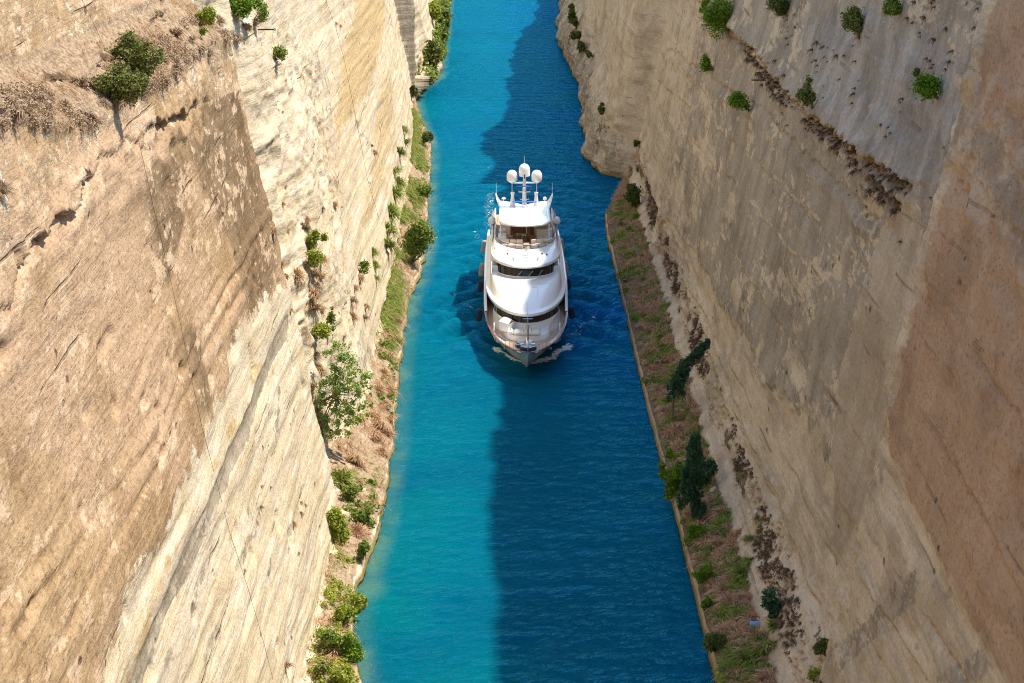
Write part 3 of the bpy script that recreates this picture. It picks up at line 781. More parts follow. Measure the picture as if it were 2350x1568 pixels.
# ------------------------------------------------------------------ motor yacht
YC = 23.4                                   # distance from bow tip back to the yacht's own origin
yacht = empty('motor_yacht', (BOW[0], BOW[1] + YC, 0))
tag(yacht, 'white three-deck motor yacht with three satellite domes heading up the canal', 'yacht')

M_WHITE = plain('white_gelcoat', (.80, .80, .785), .22, 0, .02, .8)
M_WHITE.node_tree.nodes['Principled BSDF'].inputs['Coat Weight'].default_value = .35
M_OFFW = plain('off_white_paint', (.70, .69, .65), .4, 0, .04, 1.5)
M_COVER = plain('canvas_cover', (.62, .62, .58), .8, 0, .07, 2.0)
M_BEIGE = plain('beige_upholstery', (.68, .56, .44), .8, 0, .05, 3)
M_WOOD = plain('dark_wood', (.22, .11, .055), .4, 0, .25, 4)
M_MAHOG = plain('varnished_mahogany', (.22, .065, .03), .25, 0, .15, 4)
M_NAVY = plain('navy_cloth', (.010, .016, .05), .75, 0, .2, 5)
M_GREYF = plain('grey_fender_cloth', (.33, .31, .285), .85, 0, .12, 4)
M_BLUE = plain('blue_canvas', (.02, .16, .62), .6, 0, .1, 5)
M_CHROME = plain('polished_steel', (.62, .63, .65), .18, 1.0, .05, 4)
M_DARK = plain('black_rubber', (.02, .02, .022), .6, 0, .2, 5)
M_RED = plain('red_lamp', (.30, .03, .025), .3, 0, .1, 5)
M_TAN = plain('tan_leather', (.40, .20, .10), .6, 0, .1, 5)
def glass_mat():
    t = NT('tinted_glass')
    t.base((.012, .016, .02)); t.set(Roughness=.03, IOR=1.5)
    t.b.inputs['Specular IOR Level'].default_value = .45
    return t.m
M_GLASS = glass_mat()
def clear_mat():
    t = NT('smoked_windscreen')
    t.base((.45, .50, .52)); t.set(Roughness=.02, IOR=1.2)
    t.b.inputs['Transmission Weight'].default_value = .9
    return t.m
M_CLEAR = clear_mat()
def teak_mat():
    t = NT('teak_deck')
    P = t.coord('Object')
    wv = t.n('ShaderNodeTexWave'); wv.wave_type = 'BANDS'; wv.bands_direction = 'X'
    wv.inputs['Scale'].default_value = 2.6; wv.inputs['Distortion'].default_value = .05
    t.L.new(P, wv.inputs['Vector'])
    g = t.noise(t.mapping(P, (6, .5, 1)), 3, 5)
    c = t.mix(t.rng(g, .3, .7), (.46, .31, .20), (.58, .42, .29))
    c = t.mix(t.math('MULTIPLY', t.rng(wv.outputs['Fac'], .12, .03), .6), c, (.12, .08, .05))
    t.base(c); t.set(Roughness=.65)
    return t.m
M_TEAK = teak_mat()

class MB:
    """collects shapes in yacht coordinates: x across, s aft of the bow tip, z up"""
    def __init__(s): s.v = []; s.f = []
    def grid(s, rows, closed=False):
        n = len(rows[0]); b = len(s.v)
        for r in rows: s.v += [tuple(p) for p in r]
        for i in range(len(rows) - 1):
            for j in range(n if closed else n - 1):
                k = (j + 1) % n
                s.f.append((b + i * n + j, b + i * n + k, b + (i + 1) * n + k, b + (i + 1) * n + j))
        return s
    def poly(s, pts):
        b = len(s.v); s.v += [tuple(p) for p in pts]; s.f.append(tuple(range(b, b + len(pts)))); return s
    def tube(s, pts, r, n=8, cap=True):
        pts = [Vector(p) for p in pts]; rows = []
        rr = r if isinstance(r, (list, tuple)) else [r] * len(pts)
        up = Vector((.13, .3, 1)).normalized()
        for i, p in enumerate(pts):
            d = (pts[min(i + 1, len(pts) - 1)] - pts[max(i - 1, 0)]).normalized()
            a = d.cross(up)
            if a.length < .05: a = d.cross(Vector((1, 0, 0)))
            a.normalize(); c = d.cross(a)
            rows.append([p + (a * math.cos(2 * math.pi * k / n) + c * math.sin(2 * math.pi * k / n)) * rr[i] for k in range(n)])
        s.grid(rows, True)
        if cap: s.poly(rows[0][::-1]); s.poly(rows[-1])
        return s
    def lathe(s, prof, c=(0, 0, 0), n=20, axis='z'):
        rows = []
        for r, h in prof:
            row = []
            for k in range(n):
                a = 2 * math.pi * k / n
                x, y = r * math.cos(a), r * math.sin(a)
                p = (x, y, h) if axis == 'z' else ((x, h, y) if axis == 's' else (h, x, y))
                row.append((p[0] + c[0], p[1] + c[1], p[2] + c[2]))
            rows.append(row)
        s.grid(rows, True)
        s.poly(rows[0][::-1]); s.poly(rows[-1])
        return s
    def box(s, x0, x1, s0, s1, z0, z1, r=0.03):
        """box with chamfered edges"""
        r = min(r, abs(x1 - x0) * .45, abs(s1 - s0) * .45, abs(z1 - z0) * .45)
        def ring(d, z):
            a, b, c, e = x0 + d, x1 - d, s0 + d, s1 - d
            return [(a + r, c, z), (b - r, c, z), (b, c + r, z), (b, e - r, z), (b - r, e, z), (a + r, e, z), (a, e - r, z), (a, c + r, z)]
        rows = [ring(r, z0), ring(0, z0 + r), ring(0, z1 - r), ring(r, z1)]
        s.grid(rows, True); s.poly(rows[0][::-1]); s.poly(rows[-1])
        return s
    def build(s, name, mat, parent, label=None, ang=35, origin=None):
        O = origin or (0, YC, 0)
        me = bpy.data.meshes.new(name)
        me.from_pydata([(p[0] - O[0], p[1] - O[1], p[2] - O[2]) for p in s.v], [], s.f)
        me.validate()
        import bmesh
        bm = bmesh.new(); bm.from_mesh(me)
        bmesh.ops.remove_doubles(bm, verts=bm.verts, dist=1e-4)
        bmesh.ops.recalc_face_normals(bm, faces=bm.faces)
        bm.to_mesh(me); bm.free()
        me.polygons.foreach_set('use_smooth', [True] * len(me.polygons))
        me.set_sharp_from_angle(angle=R(ang))
        o = link(name, me, mat, parent)
        if label: o['label'] = label
        return o

def outline(w, s0, s1, send, n=28, k=1.0):
    """front-rounded deck outline from the aft left corner round the bow to the aft right corner"""
    pts = [(-w, send), (-w, (send + s1) / 2)]
    for i in range(n + 1):
        a = -math.pi / 2 + math.pi * i / n
        pts.append((w * math.copysign(abs(math.sin(a)) ** k, a), s1 - (s1 - s0) * math.cos(a)))
    pts += [(w, (send + s1) / 2), (w, send)]
    return pts
def ring(w, s0, s1, send, z, dz=0.0, n=28, k=1.0):
    """outline at height z, rising by dz from the front centre to the sides"""
    return [(x, s, z + dz * min(1, abs(x) / w) ** 2) for x, s in outline(w, s0, s1, send, n, k)]

# ---- hull
def wg(s): return float(np.interp(s, [0, .3, .8, 1.5, 2.2, 3, 4.5, 6.5, 8.9, 11.5, 14.2, 18, 21.8, 32, 42, 50], [.25, .62, 1.12, 1.55, 1.86, 2.25, 2.82, 3.30, 3.70, 4.02, 4.26, 4.44, 4.52, 4.54, 4.45, 4.25]))
def zg(s): return float(np.interp(s, [0, 4, 10, 18, 50], [3.02, 2.95, 2.85, 2.8, 2.8]))
def ww(s): return float(np.interp(s, [5.8, 8, 11, 15, 20, 28, 45, 50], [.02, .75, 1.75, 2.9, 3.75, 4.2, 4.15, 3.9]))
def zstem(s): return 3.02 * (1 - min(1, s / 5.8)) ** 1.25 - .02
HS = [0, .3, .8, 1.5, 2.2, 3, 3.8, 4.6, 5.4, 6.2, 7.2, 8.4, 9.8, 11.5, 13.5, 16, 19, 23, 28, 34, 40, 46, 50]
def hull_t(t, s):
    k = min(1, s / 1.5)
    return (1 - k) * t + k * (.45 * t ** .75 + .55 * t ** 1.7)
def dz(s): return float(np.interp(s, [0, 1.2, 3, 7, 50], [2.86, 2.82, 2.64, 2.34, 2.2]))
def wd(s):
    if s >= 5.8: return wg(s) - .22
    z0 = zstem(s); t = (dz(s) - z0) / (zg(s) - z0)
    return max(.12, wg(s) * hull_t(max(.05, t), s) - .07)
def hull_row(s, sgn):
    row = []
    zt = zg(s); w = wg(s)
    for i in range(13):
        t = i / 12
        if s < 5.8:
            z0 = zstem(s); z = z0 + (zt - z0) * t
            x = w * hull_t(t, s)
        else:
            z0 = -.6; z = z0 + (zt - z0) * t
            wl = ww(s); f = max(0, (z - 0) / zt)
            ex = 1.0 + 1.3 * math.exp(-(s - 5.8) / 7)
            x = wl * (1 + min(0, z) * .5) + (w - wl) * f ** ex
        row.append((sgn * x, s, z))
    return row
m = MB()
m.grid([hull_row(s, -1) for s in HS]); m.grid([hull_row(s, 1) for s in HS])
m.grid([[(-x, s, z) for x, s, z in hull_row(50, 1)], hull_row(50, 1)])
m.grid([[hull_row(0, -1)[i], hull_row(0, 1)[i]] for i in range(13)])
# inner face of the bulwark
HI = [.45] + HS[3:]
for sg in (-1, 1):
    m.grid([[(sg * wg(s), s if s > .5 else 0, zg(s)), (sg * max(.3, wg(s) - .16), s + .12 * (s < 2), zg(s)), (sg * min(max(.2, wg(s) - .22), wd(s)), s + .15 * (s < 2), dz(s))] for s in HI])
hull = m.build('hull', M_WHITE, yacht, ang=50)
m = MB()
for sg in (-1, 1):
    m.grid([[(sg * (wg(s) + .02), s - .04 * (s < 1), zg(s) + .003), (sg * (wg(s) + .02), s - .04 * (s < 1), zg(s) + .06), (sg * (max(.22, wg(s) - .2)), s + .12 * (s < 1), zg(s) + .06), (sg * (max(.22, wg(s) - .2)), s + .12 * (s < 1), zg(s) + .003)] for s in [0] + HS[1:]])
m.grid([[(-wg(0) - .02, -.04, zg(0) + .06), (wg(0) + .02, -.04, zg(0) + .06)], [(-.22, .12, zg(0) + .06), (.22, .12, zg(0) + .06)]])
m.build('cap_rail', M_MAHOG, yacht)
m = MB()
m.grid([[(-min(wd(s), wg(s) - .2), s, dz(s) + .01), (0, s, dz(s) + .04), (min(wd(s), wg(s) - .2), s, dz(s) + .01)] for s in [.8] + HS[3:]])
m.build('deck', M_TEAK, yacht)
# raised side wall that carries the upper deck further aft
for sg in (-1, 1):
    m = MB(); rows = []
    for s in [17.5, 18.5, 19.5, 21, 22.5, 24, 25, 28, 32, 40, 46, 50]:
        zt = 2.87 + 1.95 * float(sstep(17.5, 24.5, s)); w = wg(s)
        rows.append([(sg * (w - .02), s, 2.86), (sg * (w - .02), s, zt), (sg * (w - .09), s, zt + .05), (sg * (w - .30), s, zt + .05), (sg * (w - .34), s, 2.87)])
    m.grid(rows)
    m.build('side_bulwark', M_WHITE, yacht)

# ---- main deck house: trunk, window band
m = MB()
R1 = dict(k=.8)
m.grid([ring(2.45, 6.9, 10.5, 45, 2.21, k=.62), ring(2.42, 6.95, 10.6, 45, 2.9, k=.62), ring(2.30, 7.15, 10.8, 45, 3.05, k=.62), ring(2.9, 8.7, 12.2, 45, 3.12, .25), ring(3.40, 8.95, 14.4, 45, 3.72, .3), ring(3.42, 9.1, 14.5, 45, 3.76, .3)])
m.grid([ring(3.55, 8.6, 15.5, 45, 2.2), ring(3.5, 8.9, 15.2, 45, 3.72, .3)])
house = m.build('main_deckhouse', M_WHITE, yacht)
m = MB().grid([ring(3.38, 9.15, 14.4, 44, 3.74, .3), ring(3.36, 9.45, 14.6, 44, 4.62, .2)])
m.build('window_band', M_GLASS, house)
for a in (-1.12, -.78, -.46, -.17, .17, .46, .78, 1.12):
    x0 = 3.39 * math.sin(a); y0 = 14.4 - 5.27 * math.cos(a); y1 = 14.6 - 5.17 * math.cos(a)
    zz = .3 * min(1, abs(x0) / 3.38) ** 2
    MB().tube([(x0, y0 - .01, 3.74 + zz), (x0 * .995, y1 - .01, 4.62 + zz * .6)], .035, 6).build('window_mullion', M_DARK, house)
# ---- upper deck front: overhang lip and the big curved panel
m = MB()
m.grid([ring(3.5, 9.3, 15, 46, 4.60), ring(4.12, 8.35, 22, 46, 4.58), ring(4.28, 8.0, 22, 46, 4.66), ring(4.33, 7.9, 22, 46, 4.80), ring(4.30, 7.98, 22, 46, 4.96), ring(4.12, 8.35, 22, 46, 5.04),
        ring(3.92, 8.8, 22, 46, 5.06), ring(3.86, 9.0, 22, 46, 5.12), ring(3.84, 10.5, 22.4, 46, 5.5, .1), ring(3.82, 12.6, 23, 46, 5.88, .1), ring(3.78, 14.8, 23.6, 46, 6.14, .1), ring(3.74, 16.2, 24, 46, 6.24, .08), ring(3.68, 16.7, 24.3, 46, 6.28, .06), ring(3.5, 17.3, 24.6, 46, 6.29, .05), ring(3.2, 18.9, 22.6, 46, 6.28), ])
m.build('upper_deck_front', M_WHITE, yacht, ang=40)
zs_ = lambda q: float(np.interp(q, [9.0, 10.5, 12.6, 14.8, 16.2], [5.12, 5.5, 5.88, 6.14, 6.24]))
for pts in ([(x, s_ + .13 * x * x * .45, zs_(s_) + .004) for x, s_ in [(-1.15, 10.6), (-1.15, 12), (-1.15, 13.5), (-1.15, 14.8), (0, 14.8), (1.15, 14.8), (1.15, 13.5), (1.15, 12), (1.15, 10.6)]], [(x, 15.9 + .085 * x * x * .6, 6.225) for x in np.linspace(-2.6, 2.6, 15)]):
    MB().tube(pts, .014, 5).build('panel_seam', M_COVER, yacht)
m = MB().grid([[(-2.9, 21.5, 6.288), (2.9, 21.5, 6.288)], [(-3.3, 25, 6.288), (3.3, 25, 6.288)], [(-3.4, 46, 6.288), (3.4, 46, 6.288)]])
m.build('bridge_deck', M_TEAK, yacht)
for sg in (-1, 1):
    m = MB(); m.grid([[(sg * 2.98, 21.3, 6.3), (sg * 3.62, 21.4, 6.3)], [(sg * 2.98, 21.2, 7.0), (sg * 3.68, 21.3, 7.05)]])
    m.tube([(sg * 3.66, 20.6, 6.3), (sg * 3.7, 21.8, 7.15), (sg * 3.72, 24, 7.2)], .045, 6)
    m.grid([[(sg * 3.68, 20.8, 6.3), (sg * 3.70, 24.5, 6.3)], [(sg * 3.70, 21.5, 7.0), (sg * 3.72, 24.5, 7.2)]])
    m.build('wing_station', M_WHITE, yacht)
# ---- pilothouse
m = MB().grid([ring(3.08, 18.75, 22.0, 45, 6.285), ring(3.06, 18.8, 22.0, 45, 6.36)])
pil = m.build('pilothouse', M_WHITE, yacht)
m = MB().grid([ring(3.04, 18.82, 22.0, 45, 6.35), ring(3.0, 19.35, 22.2, 45, 7.62)])
m.build('window_band', M_GLASS, pil)
for a in (-1.45, -1.15, -.85, -.52, -.17, .17, .52, .85, 1.15, 1.45):
    MB().tube([(3.06 * math.sin(a), 22.0 - 3.20 * math.cos(a), 6.36), (3.02 * math.sin(a), 22.2 - 2.87 * math.cos(a), 7.6)], .045, 6).build('window_mullion', M_DARK, pil)
for a in (-.3, .08, .45):
    MB().tube([(3.1 * math.sin(a), 22 - 3.25 * math.cos(a), 6.4), (3.1 * math.sin(a + .16), 22 - 3.12 * math.cos(a + .16), 6.95)], .022, 5).build('wiper', M_OFFW, pil)
# ---- visor roof in front of the sundeck
m = MB()
m.grid([ring(3.0, 19.3, 22.2, 46, 7.42), ring(3.62, 18.3, 25, 46, 7.36), ring(3.76, 17.9, 25, 46, 7.42), ring(3.78, 17.88, 25, 46, 7.56), ring(3.74, 18.0, 25, 46, 7.70), ring(3.62, 18.3, 25.1, 46, 7.77), ring(3.5, 20.4, 26, 46, 7.93, .12), ring(3.4, 22.6, 27.3, 46, 8.02, .22), ring(3.32, 24.3, 28.6, 46, 8.06, .26), ring(3.24, 24.5, 28.6, 46, 8.07, .26), ring(3.2, 24.56, 28.6, 46, 7.5)])
vis = m.build('visor_roof', M_WHITE, yacht, ang=40)
for x, s in ((-1.95, 22.2), (2.25, 21.9), (1.75, 22.2)):
    m = MB().lathe([(.05, 0), (.05, .12), (.09, .14), (.09, .26), (.04, .3)], (x, s, 7.88), 10); m.build('deck_lamp', M_DARK, vis)
for x, s in ((-1.3, 19.8), (1.3, 19.8)):
    m = MB().box(x - .12, x + .02, s - .07, s + .07, 7.83, 8.05).tube([(x - .16, s - .1, 8.1), (x + .1, s - .1, 8.1)], .06, 8).tube([(x - .16, s + .08, 8.1), (x + .1, s + .08, 8.1)], .06, 8)
    m.build('floodlight', M_CHROME, vis)
for sg in (-1, 1):
    MB().lathe([(.03, 0), (.03, .22), (.1, .24), (.11, .4), (.05, .52), (.01, .54)], (sg * 3.3, 23.8, 8.0), 10).build('navigation_lamp', M_WHITE, vis)
m = MB()
for sg in (-1, 1):
    m.tube([(sg * .32, 21.0, 7.9), (sg * .12, 21.3, 8.5), (0, 21.4, 8.75)], .025, 6)
m.tube([(0, 20.7, 7.86), (0, 21.0, 8.9)], .03, 6).tube([(-.34, 21, 8.15), (.34, 21, 8.15)], .03, 6).tube([(-.25, 20.7, 7.98), (.25, 20.7, 7.98)], .03, 6).tube([(0, 21.4, 8.7), (0, 21.4, 9.0)], .06, 8)
m.build('signal_frame', M_CHROME, vis)
# ---- sundeck
m = MB().grid([[(-3.2, s, 7.52), (3.2, s, 7.52)] for s in (24.8, 30, 46)])
m = MB(); o_ = outline(3.19, 24.6, 28.6, 46)
m.poly([(x, s, 7.515) for x, s in o_])
m.build('sundeck_floor', M_TEAK, yacht)
m = MB().grid([ring(3.30, 24.36, 28.6, 29.2, 8.075, .262), ring(3.34, 24.75, 28.8, 29.4, 8.50, .27)])
wsn = m.build('windscreen', M_CLEAR, yacht)
m = MB().tube([(x, s, z) for x, s, z in ring(3.34, 24.75, 28.8, 29.4, 8.51, .27)], .028, 6)
for a in (-1.2, -.75, -.3, .3, .75, 1.2):
    m.tube([(3.3 * math.sin(a), 28.6 - 4.22 * math.cos(a), 8.08 + .26 * math.sin(a) ** 2), (3.34 * math.sin(a), 28.8 - 4.03 * math.cos(a), 8.5 + .27 * math.sin(a) ** 2)], .02, 5)
m.build('windscreen_frame', M_CHROME, wsn)
for sg in (-1, 1):
    m = MB().grid([[(sg * 3.33, 29.4, 8.33), (sg * 3.30, 35.5, 8.33)], [(sg * 3.33, 29.5, 8.78), (sg * 3.2, 32, 9.2)], [(sg * 3.2, 30.4, 9.6), (sg * 2.95, 34, 9.82)]])
    m.build('side_glass', M_CLEAR, yacht)
# furniture under the roof
def sofa(segs):
    par = None
    for i, (x0, x1, s0, s1, back) in enumerate(segs):
        m = MB().box(x0, x1, s0, s1, 7.53, 7.95, .05)
        if par is None: par = m.build('sofa', M_BEIGE, yacht)
        else: m.build('seat_cushion', M_BEIGE, par)
        MB().box(x0, x1, s1 - .3, s1, 7.96, 8.5, .08).build('back_cushion', M_BEIGE, par)
    return par
sofa([(-2.25, -1.72, 27.0, 28.1, 0), (-1.68, -1.0, 26.6, 27.9, 0), (-.97, -.25, 26.4, 27.8, 0)])
sofa([(.62, 1.25, 26.4, 27.8, 0), (1.3, 1.95, 26.6, 27.9, 0), (2.0, 2.7, 27.0, 28.1, 0)])
m = MB().lathe([(.22, 0), (.06, .06), (.06, .62)], (.12, 26.9, 7.52), 14).box(-.2, .42, 26.5, 27.3, 8.13, 8.19)
m.build('cocktail_table', M_TEAK, yacht)
MB().box(-3.0, -2.05, 29.0, 30.9, 7.52, 8.55, .08).build('bar_counter', M_WHITE, yacht)
MB().box(-2.9, -2.1, 31.6, 33.2, 7.52, 8.6, .08).build('sideboard', M_WHITE, yacht)
MB().box(1.15, 3.05, 29.0, 29.9, 7.52, 8.25, .08).build('serving_counter', M_WHITE, yacht)
MB().box(1.3, 3.05, 31.5, 32.4, 7.52, 8.8, .06).build('sideboard', M_WHITE, yacht)
MB().box(1.0, 1.42, 28.9, 29.2, 8.3, 8.36).build('tray', M_TAN, yacht)
m = MB().box(-2.1, -1.72, 29.7, 30.1, 7.95, 8.05).box(-2.1, -2.02, 29.7, 30.1, 8.05, 8.5)
for x, s in ((-2.07, 29.74), (-1.76, 29.74), (-2.07, 30.06), (-1.76, 30.06)): m.tube([(x, s, 7.52), (x, s, 7.97)], .025, 6)
m.build('bar_stool', M_TAN, yacht)
m = MB().box(-.95, .15, 30.7, 31.7, 8.22, 8.30, .04).tube([(-.4, 31.2, 7.52), (-.4, 31.2, 8.24)], .12, 10)
m.build('dining_table', M_OFFW, yacht)
for x, s in ((-1.15, 30.5), (.35, 30.6), (-.6, 30.1), (.1, 32.2)):
    m = MB().box(x - .22, x + .22, s - .22, s + .22, 7.92, 8.0, .03).box(x - .22, x + .22, s + .15, s + .22, 8.0, 8.45, .03)
    for dx in (-.18, .18):
        for ds in (-.18, .18): m.tube([(x + dx, s + ds, 7.52), (x + dx, s + ds, 7.94)], .025, 5)
    m.build('chair', M_WOOD, yacht)
MB().box(-1.6, 1.1, 34.6, 34.75, 7.52, 9.85).build('rear_partition', M_WOOD, yacht)
MB().box(.1, .55, 31.3, 31.7, 7.52, 9.0).build('bar_column', M_WOOD, yacht)
MB().box(1.12, 3.0, 34.6, 34.75, 7.52, 9.85).build('cabinet', M_BEIGE, yacht)
MB().box(.12, .24, 30.9, 31.0, 7.52, 9.85).build('post', M_BEIGE, yacht)
# ---- hard top with its posts
m = MB()
m.grid([ring(2.55, 28.0, 30.2, 40.3, 9.84), ring(2.74, 27.6, 30, 40.6, 9.86), ring(2.86, 27.32, 29.9, 40.7, 9.95), ring(2.88, 27.3, 29.9, 40.7, 10.08), ring(2.82, 27.4, 29.9, 40.68, 10.2), ring(2.62, 27.8, 30.1, 40.5, 10.26), ring(1.4, 30, 31.2, 39.5, 10.30), ring(.2, 33, 33.2, 38, 10.31)])
m.poly(ring(2.55, 28.0, 30.2, 40.3, 9.84)[::-1])
m.poly(ring(.2, 33, 33.2, 38, 10.31))
hard = m.build('hardtop', M_WHITE, yacht)
for x, s in ((-2.66, 29.2), (2.66, 29.2), (-2.72, 33.5), (2.72, 33.5), (-2.6, 39.6), (2.6, 39.6)):
    MB().tube([(x, s, 7.5), (x, s, 9.9)], .075, 10).build('post', M_WHITE, hard)
MB().box(-2.5, 2.5, 31.95, 31.98, 10.29, 10.302).build('roof_seam', M_COVER, hard)
for sg in (-1, 1):
    MB().tube([(sg * 2.45, 29.2, 10.26), (sg * 2.47, 31.4, 10.29), (sg * 2.42, 35, 10.29)], .025, 5).build('grab_rail', M_CHROME, hard)
    rows = []
    for f, r_, x, z in ((36.0, 40.7, 2.62, 10.05), (36.5, 40.6, 2.82, 10.32), (37.2, 40.4, 2.98, 10.62), (38.0, 40.1, 3.12, 10.95), (38.7, 39.8, 3.2, 11.2), (39.2, 39.5, 3.23, 11.34)):
        rows.append([(sg * (x - .05), f, z), (sg * (x + .05), f, z - .03), (sg * (x + .06), r_, z), (sg * (x - .04), r_, z + .03)])
    m = MB().grid(rows, True); m.poly(rows[-1])
    m.build('wing_fin', M_WHITE, hard)
    MB().tube([(sg * 3.2, 39.3, 11.25), (sg * 3.2, 39.4, 12.6)], [.03, .012], 6).build('whip_aerial', M_OFFW, hard)
MB().tube([(-2.34, 38.6, 10.25), (-2.34, 38.6, 10.85)], .04, 8).lathe([(.05, 0), (.25, .03), (.25, .06), (.2, .16), (.1, .22), (.01, .24)], (-2.34, 38.6, 10.82), 16).build('mushroom_aerial', M_WHITE, hard)
MB().tube([(2.34, 38.6, 10.25), (2.34, 38.6, 10.75)], .04, 8).lathe([(.1, 0), (.2, .04), (.2, .26), (.17, .34), (.02, .38)], (2.34, 38.6, 10.72), 16).build('drum_aerial', M_WHITE, hard)
# ---- mast
m = MB()
m.tube([(0, 37.0, 10.2), (0, 37.05, 11.5), (0, 37.1, 13.3), (0, 37.1, 13.75)], [.27, .23, .17, .15], 14)
m.lathe([(.30, 0), (.28, .35), (.24, .4), (.14, .42)], (0, 36.2, 10.22), 18)
m.tube([(-.12, 36.2, 10.6), (-.12, 36.2, 10.95)], .05, 8).tube([(.12, 36.2, 10.6), (.12, 36.2, 10.95)], .05, 8)
for sg in (-1, 1):
    m.grid([[(0, 36.75, 12.93), (sg * 1.5, 36.85, 12.98)], [(0, 36.75, 13.05), (sg * 1.5, 36.85, 13.03)], [(0, 37.5, 13.05), (sg * 1.5, 37.35, 13.03)], [(0, 37.5, 12.93), (sg * 1.5, 37.35, 12.98)], [(0, 36.75, 12.93), (sg * 1.5, 36.85, 12.98)]])
    m.tube([(0, 36.9, 11.98), (sg * .68, 36.9, 12.0)], .05, 8)
    m.tube([(0, 37.1, 11.1), (sg * .5, 37.1, 11.1)], .04, 8)
m.lathe([(.06, 0), (.17, .02), (.17, .1), (.1, .16)], (0, 36.75, 11.95), 12)
m.box(-.1, .1, 36.4, 36.9, 12.5, 12.62)
mast = m.build('radar_mast', M_WHITE, yacht)
dome = [(.14, -.28), (.22, -.26), (.56, 0), (.60, .06), (.61, .55), (.58, .78), (.48, .98), (.33, 1.12), (.15, 1.19), (.01, 1.2)]
for x, z in ((-1.4, 13.27), (1.4, 13.27)):
    MB().lathe(dome, (x, 37.1, z), 28).build('satellite_dome', M_WHITE, mast)
    MB().tube([(x, 37.1, 11.9), (x, 37.1, 13.0)], .03, 8).build('dome_strut', M_WHITE, mast)
MB().lathe([(.15, 0), (.58, .02), (.63, .08), (.63, .75), (.60, 1.0), (.5, 1.2), (.34, 1.36), (.15, 1.44), (.01, 1.45)], (0, 37.1, 13.75), 28).build('satellite_dome', M_WHITE, mast)
MB().tube([(0, 37.2, 15.15), (0, 37.2, 16.0)], .018, 6).build('whip_aerial', M_OFFW, mast)
MB().box(-.07, .07, 36.4, 36.5, 13.7, 13.95).tube([(0, 36.45, 13.6), (0, 36.45, 14.05)], .06, 8).build('searchlight', M_DARK, mast)
for z, s, hw, tlt in ((12.68, 36.6, .92, .02), (11.0, 36.2, 1.36, .05)):
    MB().box(-hw, hw, s - .09 - tlt, s + .09, z - .07, z + .07, .04).build('radar_bar', M_BLUE, mast)
for x in (-.66, .66):
    MB().lathe([(.06, 0), (.07, .05), (.07, .13), (.05, .15), (.06, .22), (.02, .26)], (x, 36.9, 12.04), 10).build('signal_lamp', M_RED, mast)
for x in (-.48, .48):
    MB().lathe([(.05, 0), (.06, .05), (.06, .16), (.02, .2)], (x, 37.1, 11.14), 10).build('signal_lamp', M_RED, mast)
for sg in (-1, 1):
    x = sg * 1.34
    m = MB().lathe([(.34, 0), (.30, .3), (.22, .9), (.17, 1.3), (.19, 1.45), (.23, 1.55), (.23, 1.68), (.2, 1.7)], (x, 37.1, 10.22), 16)
    m.build('exhaust_stack', M_WHITE, yacht)
# ---- life rafts and rails beside the sundeck
for x, lab in ((-3.72, 'part-shaded life raft canister'), (3.72, None)):
    prof = [(.08, -.85), (.30, -.80), (.36, -.7), (.36, -.1), (.38, -.08), (.38, .08), (.36, .1), (.36, .7), (.30, .8), (.08, .85)]
    m = MB().lathe(prof, (x, 37.6, 8.55), 18, 's')
    lr = m.build('life_raft', M_WHITE, yacht)
    for ds in (-.5, .5):
        MB().lathe([(.375, -.03), (.39, 0), (.375, .03)], (x, 37.6 + ds, 8.55), 18, 's').build('strap', M_COVER, lr)
    MB().box(x - .1, x + .1, 36.8, 38.4, 7.7, 8.2).build('cradle', M_CHROME, lr)
for sg in (-1, 1):
    m = MB(); m.grid([[(sg * 3.55, 30, 8.3), (sg * 3.62, 46, 8.3)], [(sg * 3.72, 30, 7.6), (sg * 3.76, 46, 7.6)]])
    m.build('sundeck_bulwark', M_OFFW, yacht)
# ---- foredeck
m = MB().box(-1.35, 1.35, 6.75, 8.6, 2.96, 3.42, .16)
cu = m.build('sun_pad_cover', M_COVER, yacht)
MB().box(-2.0, -1.4, 6.95, 8.2, 2.96, 3.5, .16).build('locker', M_WHITE, yacht)
m = MB().grid([[(-2.9, 8.6, 4.05), (-1.9, 7.6, 4.0), (-1.3, 8.4, 4.1), (-1.95, 9.6, 4.25)], [(-2.8, 8.7, 3.1), (-1.95, 7.9, 3.05), (-1.5, 8.5, 3.05), (-1.95, 9.5, 3.3)]], True)
m.poly([(-2.9, 8.6, 4.05), (-1.9, 7.6, 4.0), (-1.6, 7.95, 4.35), (-2.4, 9.1, 4.4)]); m.poly([(-1.6, 7.95, 4.35), (-1.3, 8.4, 4.1), (-1.95, 9.6, 4.25), (-2.4, 9.1, 4.4)])
m.build('tender_crane_cover', M_WHITE, yacht)
for x in (-2.98, 3.02):
    pts = [(x + .02 * math.cos(a), 10.3 + .32 * math.cos(a), 3.0 + .42 * math.sin(a)) for a in np.linspace(0, 2 * math.pi, 22)]
    MB().tube([(p[0] - (.38 if x < 0 else -.38), p[1], p[2]) for p in pts], .07, 8, False).build('life_ring', M_WHITE, yacht)
for x in (-.55, .55):
    MB().lathe([(.34, 0), (.34, .12), (.2, .16), (.2, .4), (.3, .46), (.3, .56), (.1, .62)], (x, 4.2, 2.3), 16).build('capstan', M_CHROME, yacht)
MB().box(-.95, -.3, 4.9, 5.5, 2.35, 2.95).build('deck_box', M_OFFW, yacht)
m = MB().box(-.8, .8, 2.6, 3.1, 2.4, 2.8)
for x in (-.8, -.3, .3, .8): m.tube([(x, 1.9, 2.75), (x, 3.2, 2.82)], .06, 8)
m.tube([(-.9, 2.7, 2.8), (.9, 2.7, 2.8)], .06, 8).tube([(-.75, 3.05, 2.86), (.75, 3.05, 2.86)], .05, 8)
m.build('anchor_windlass', M_CHROME, yacht)
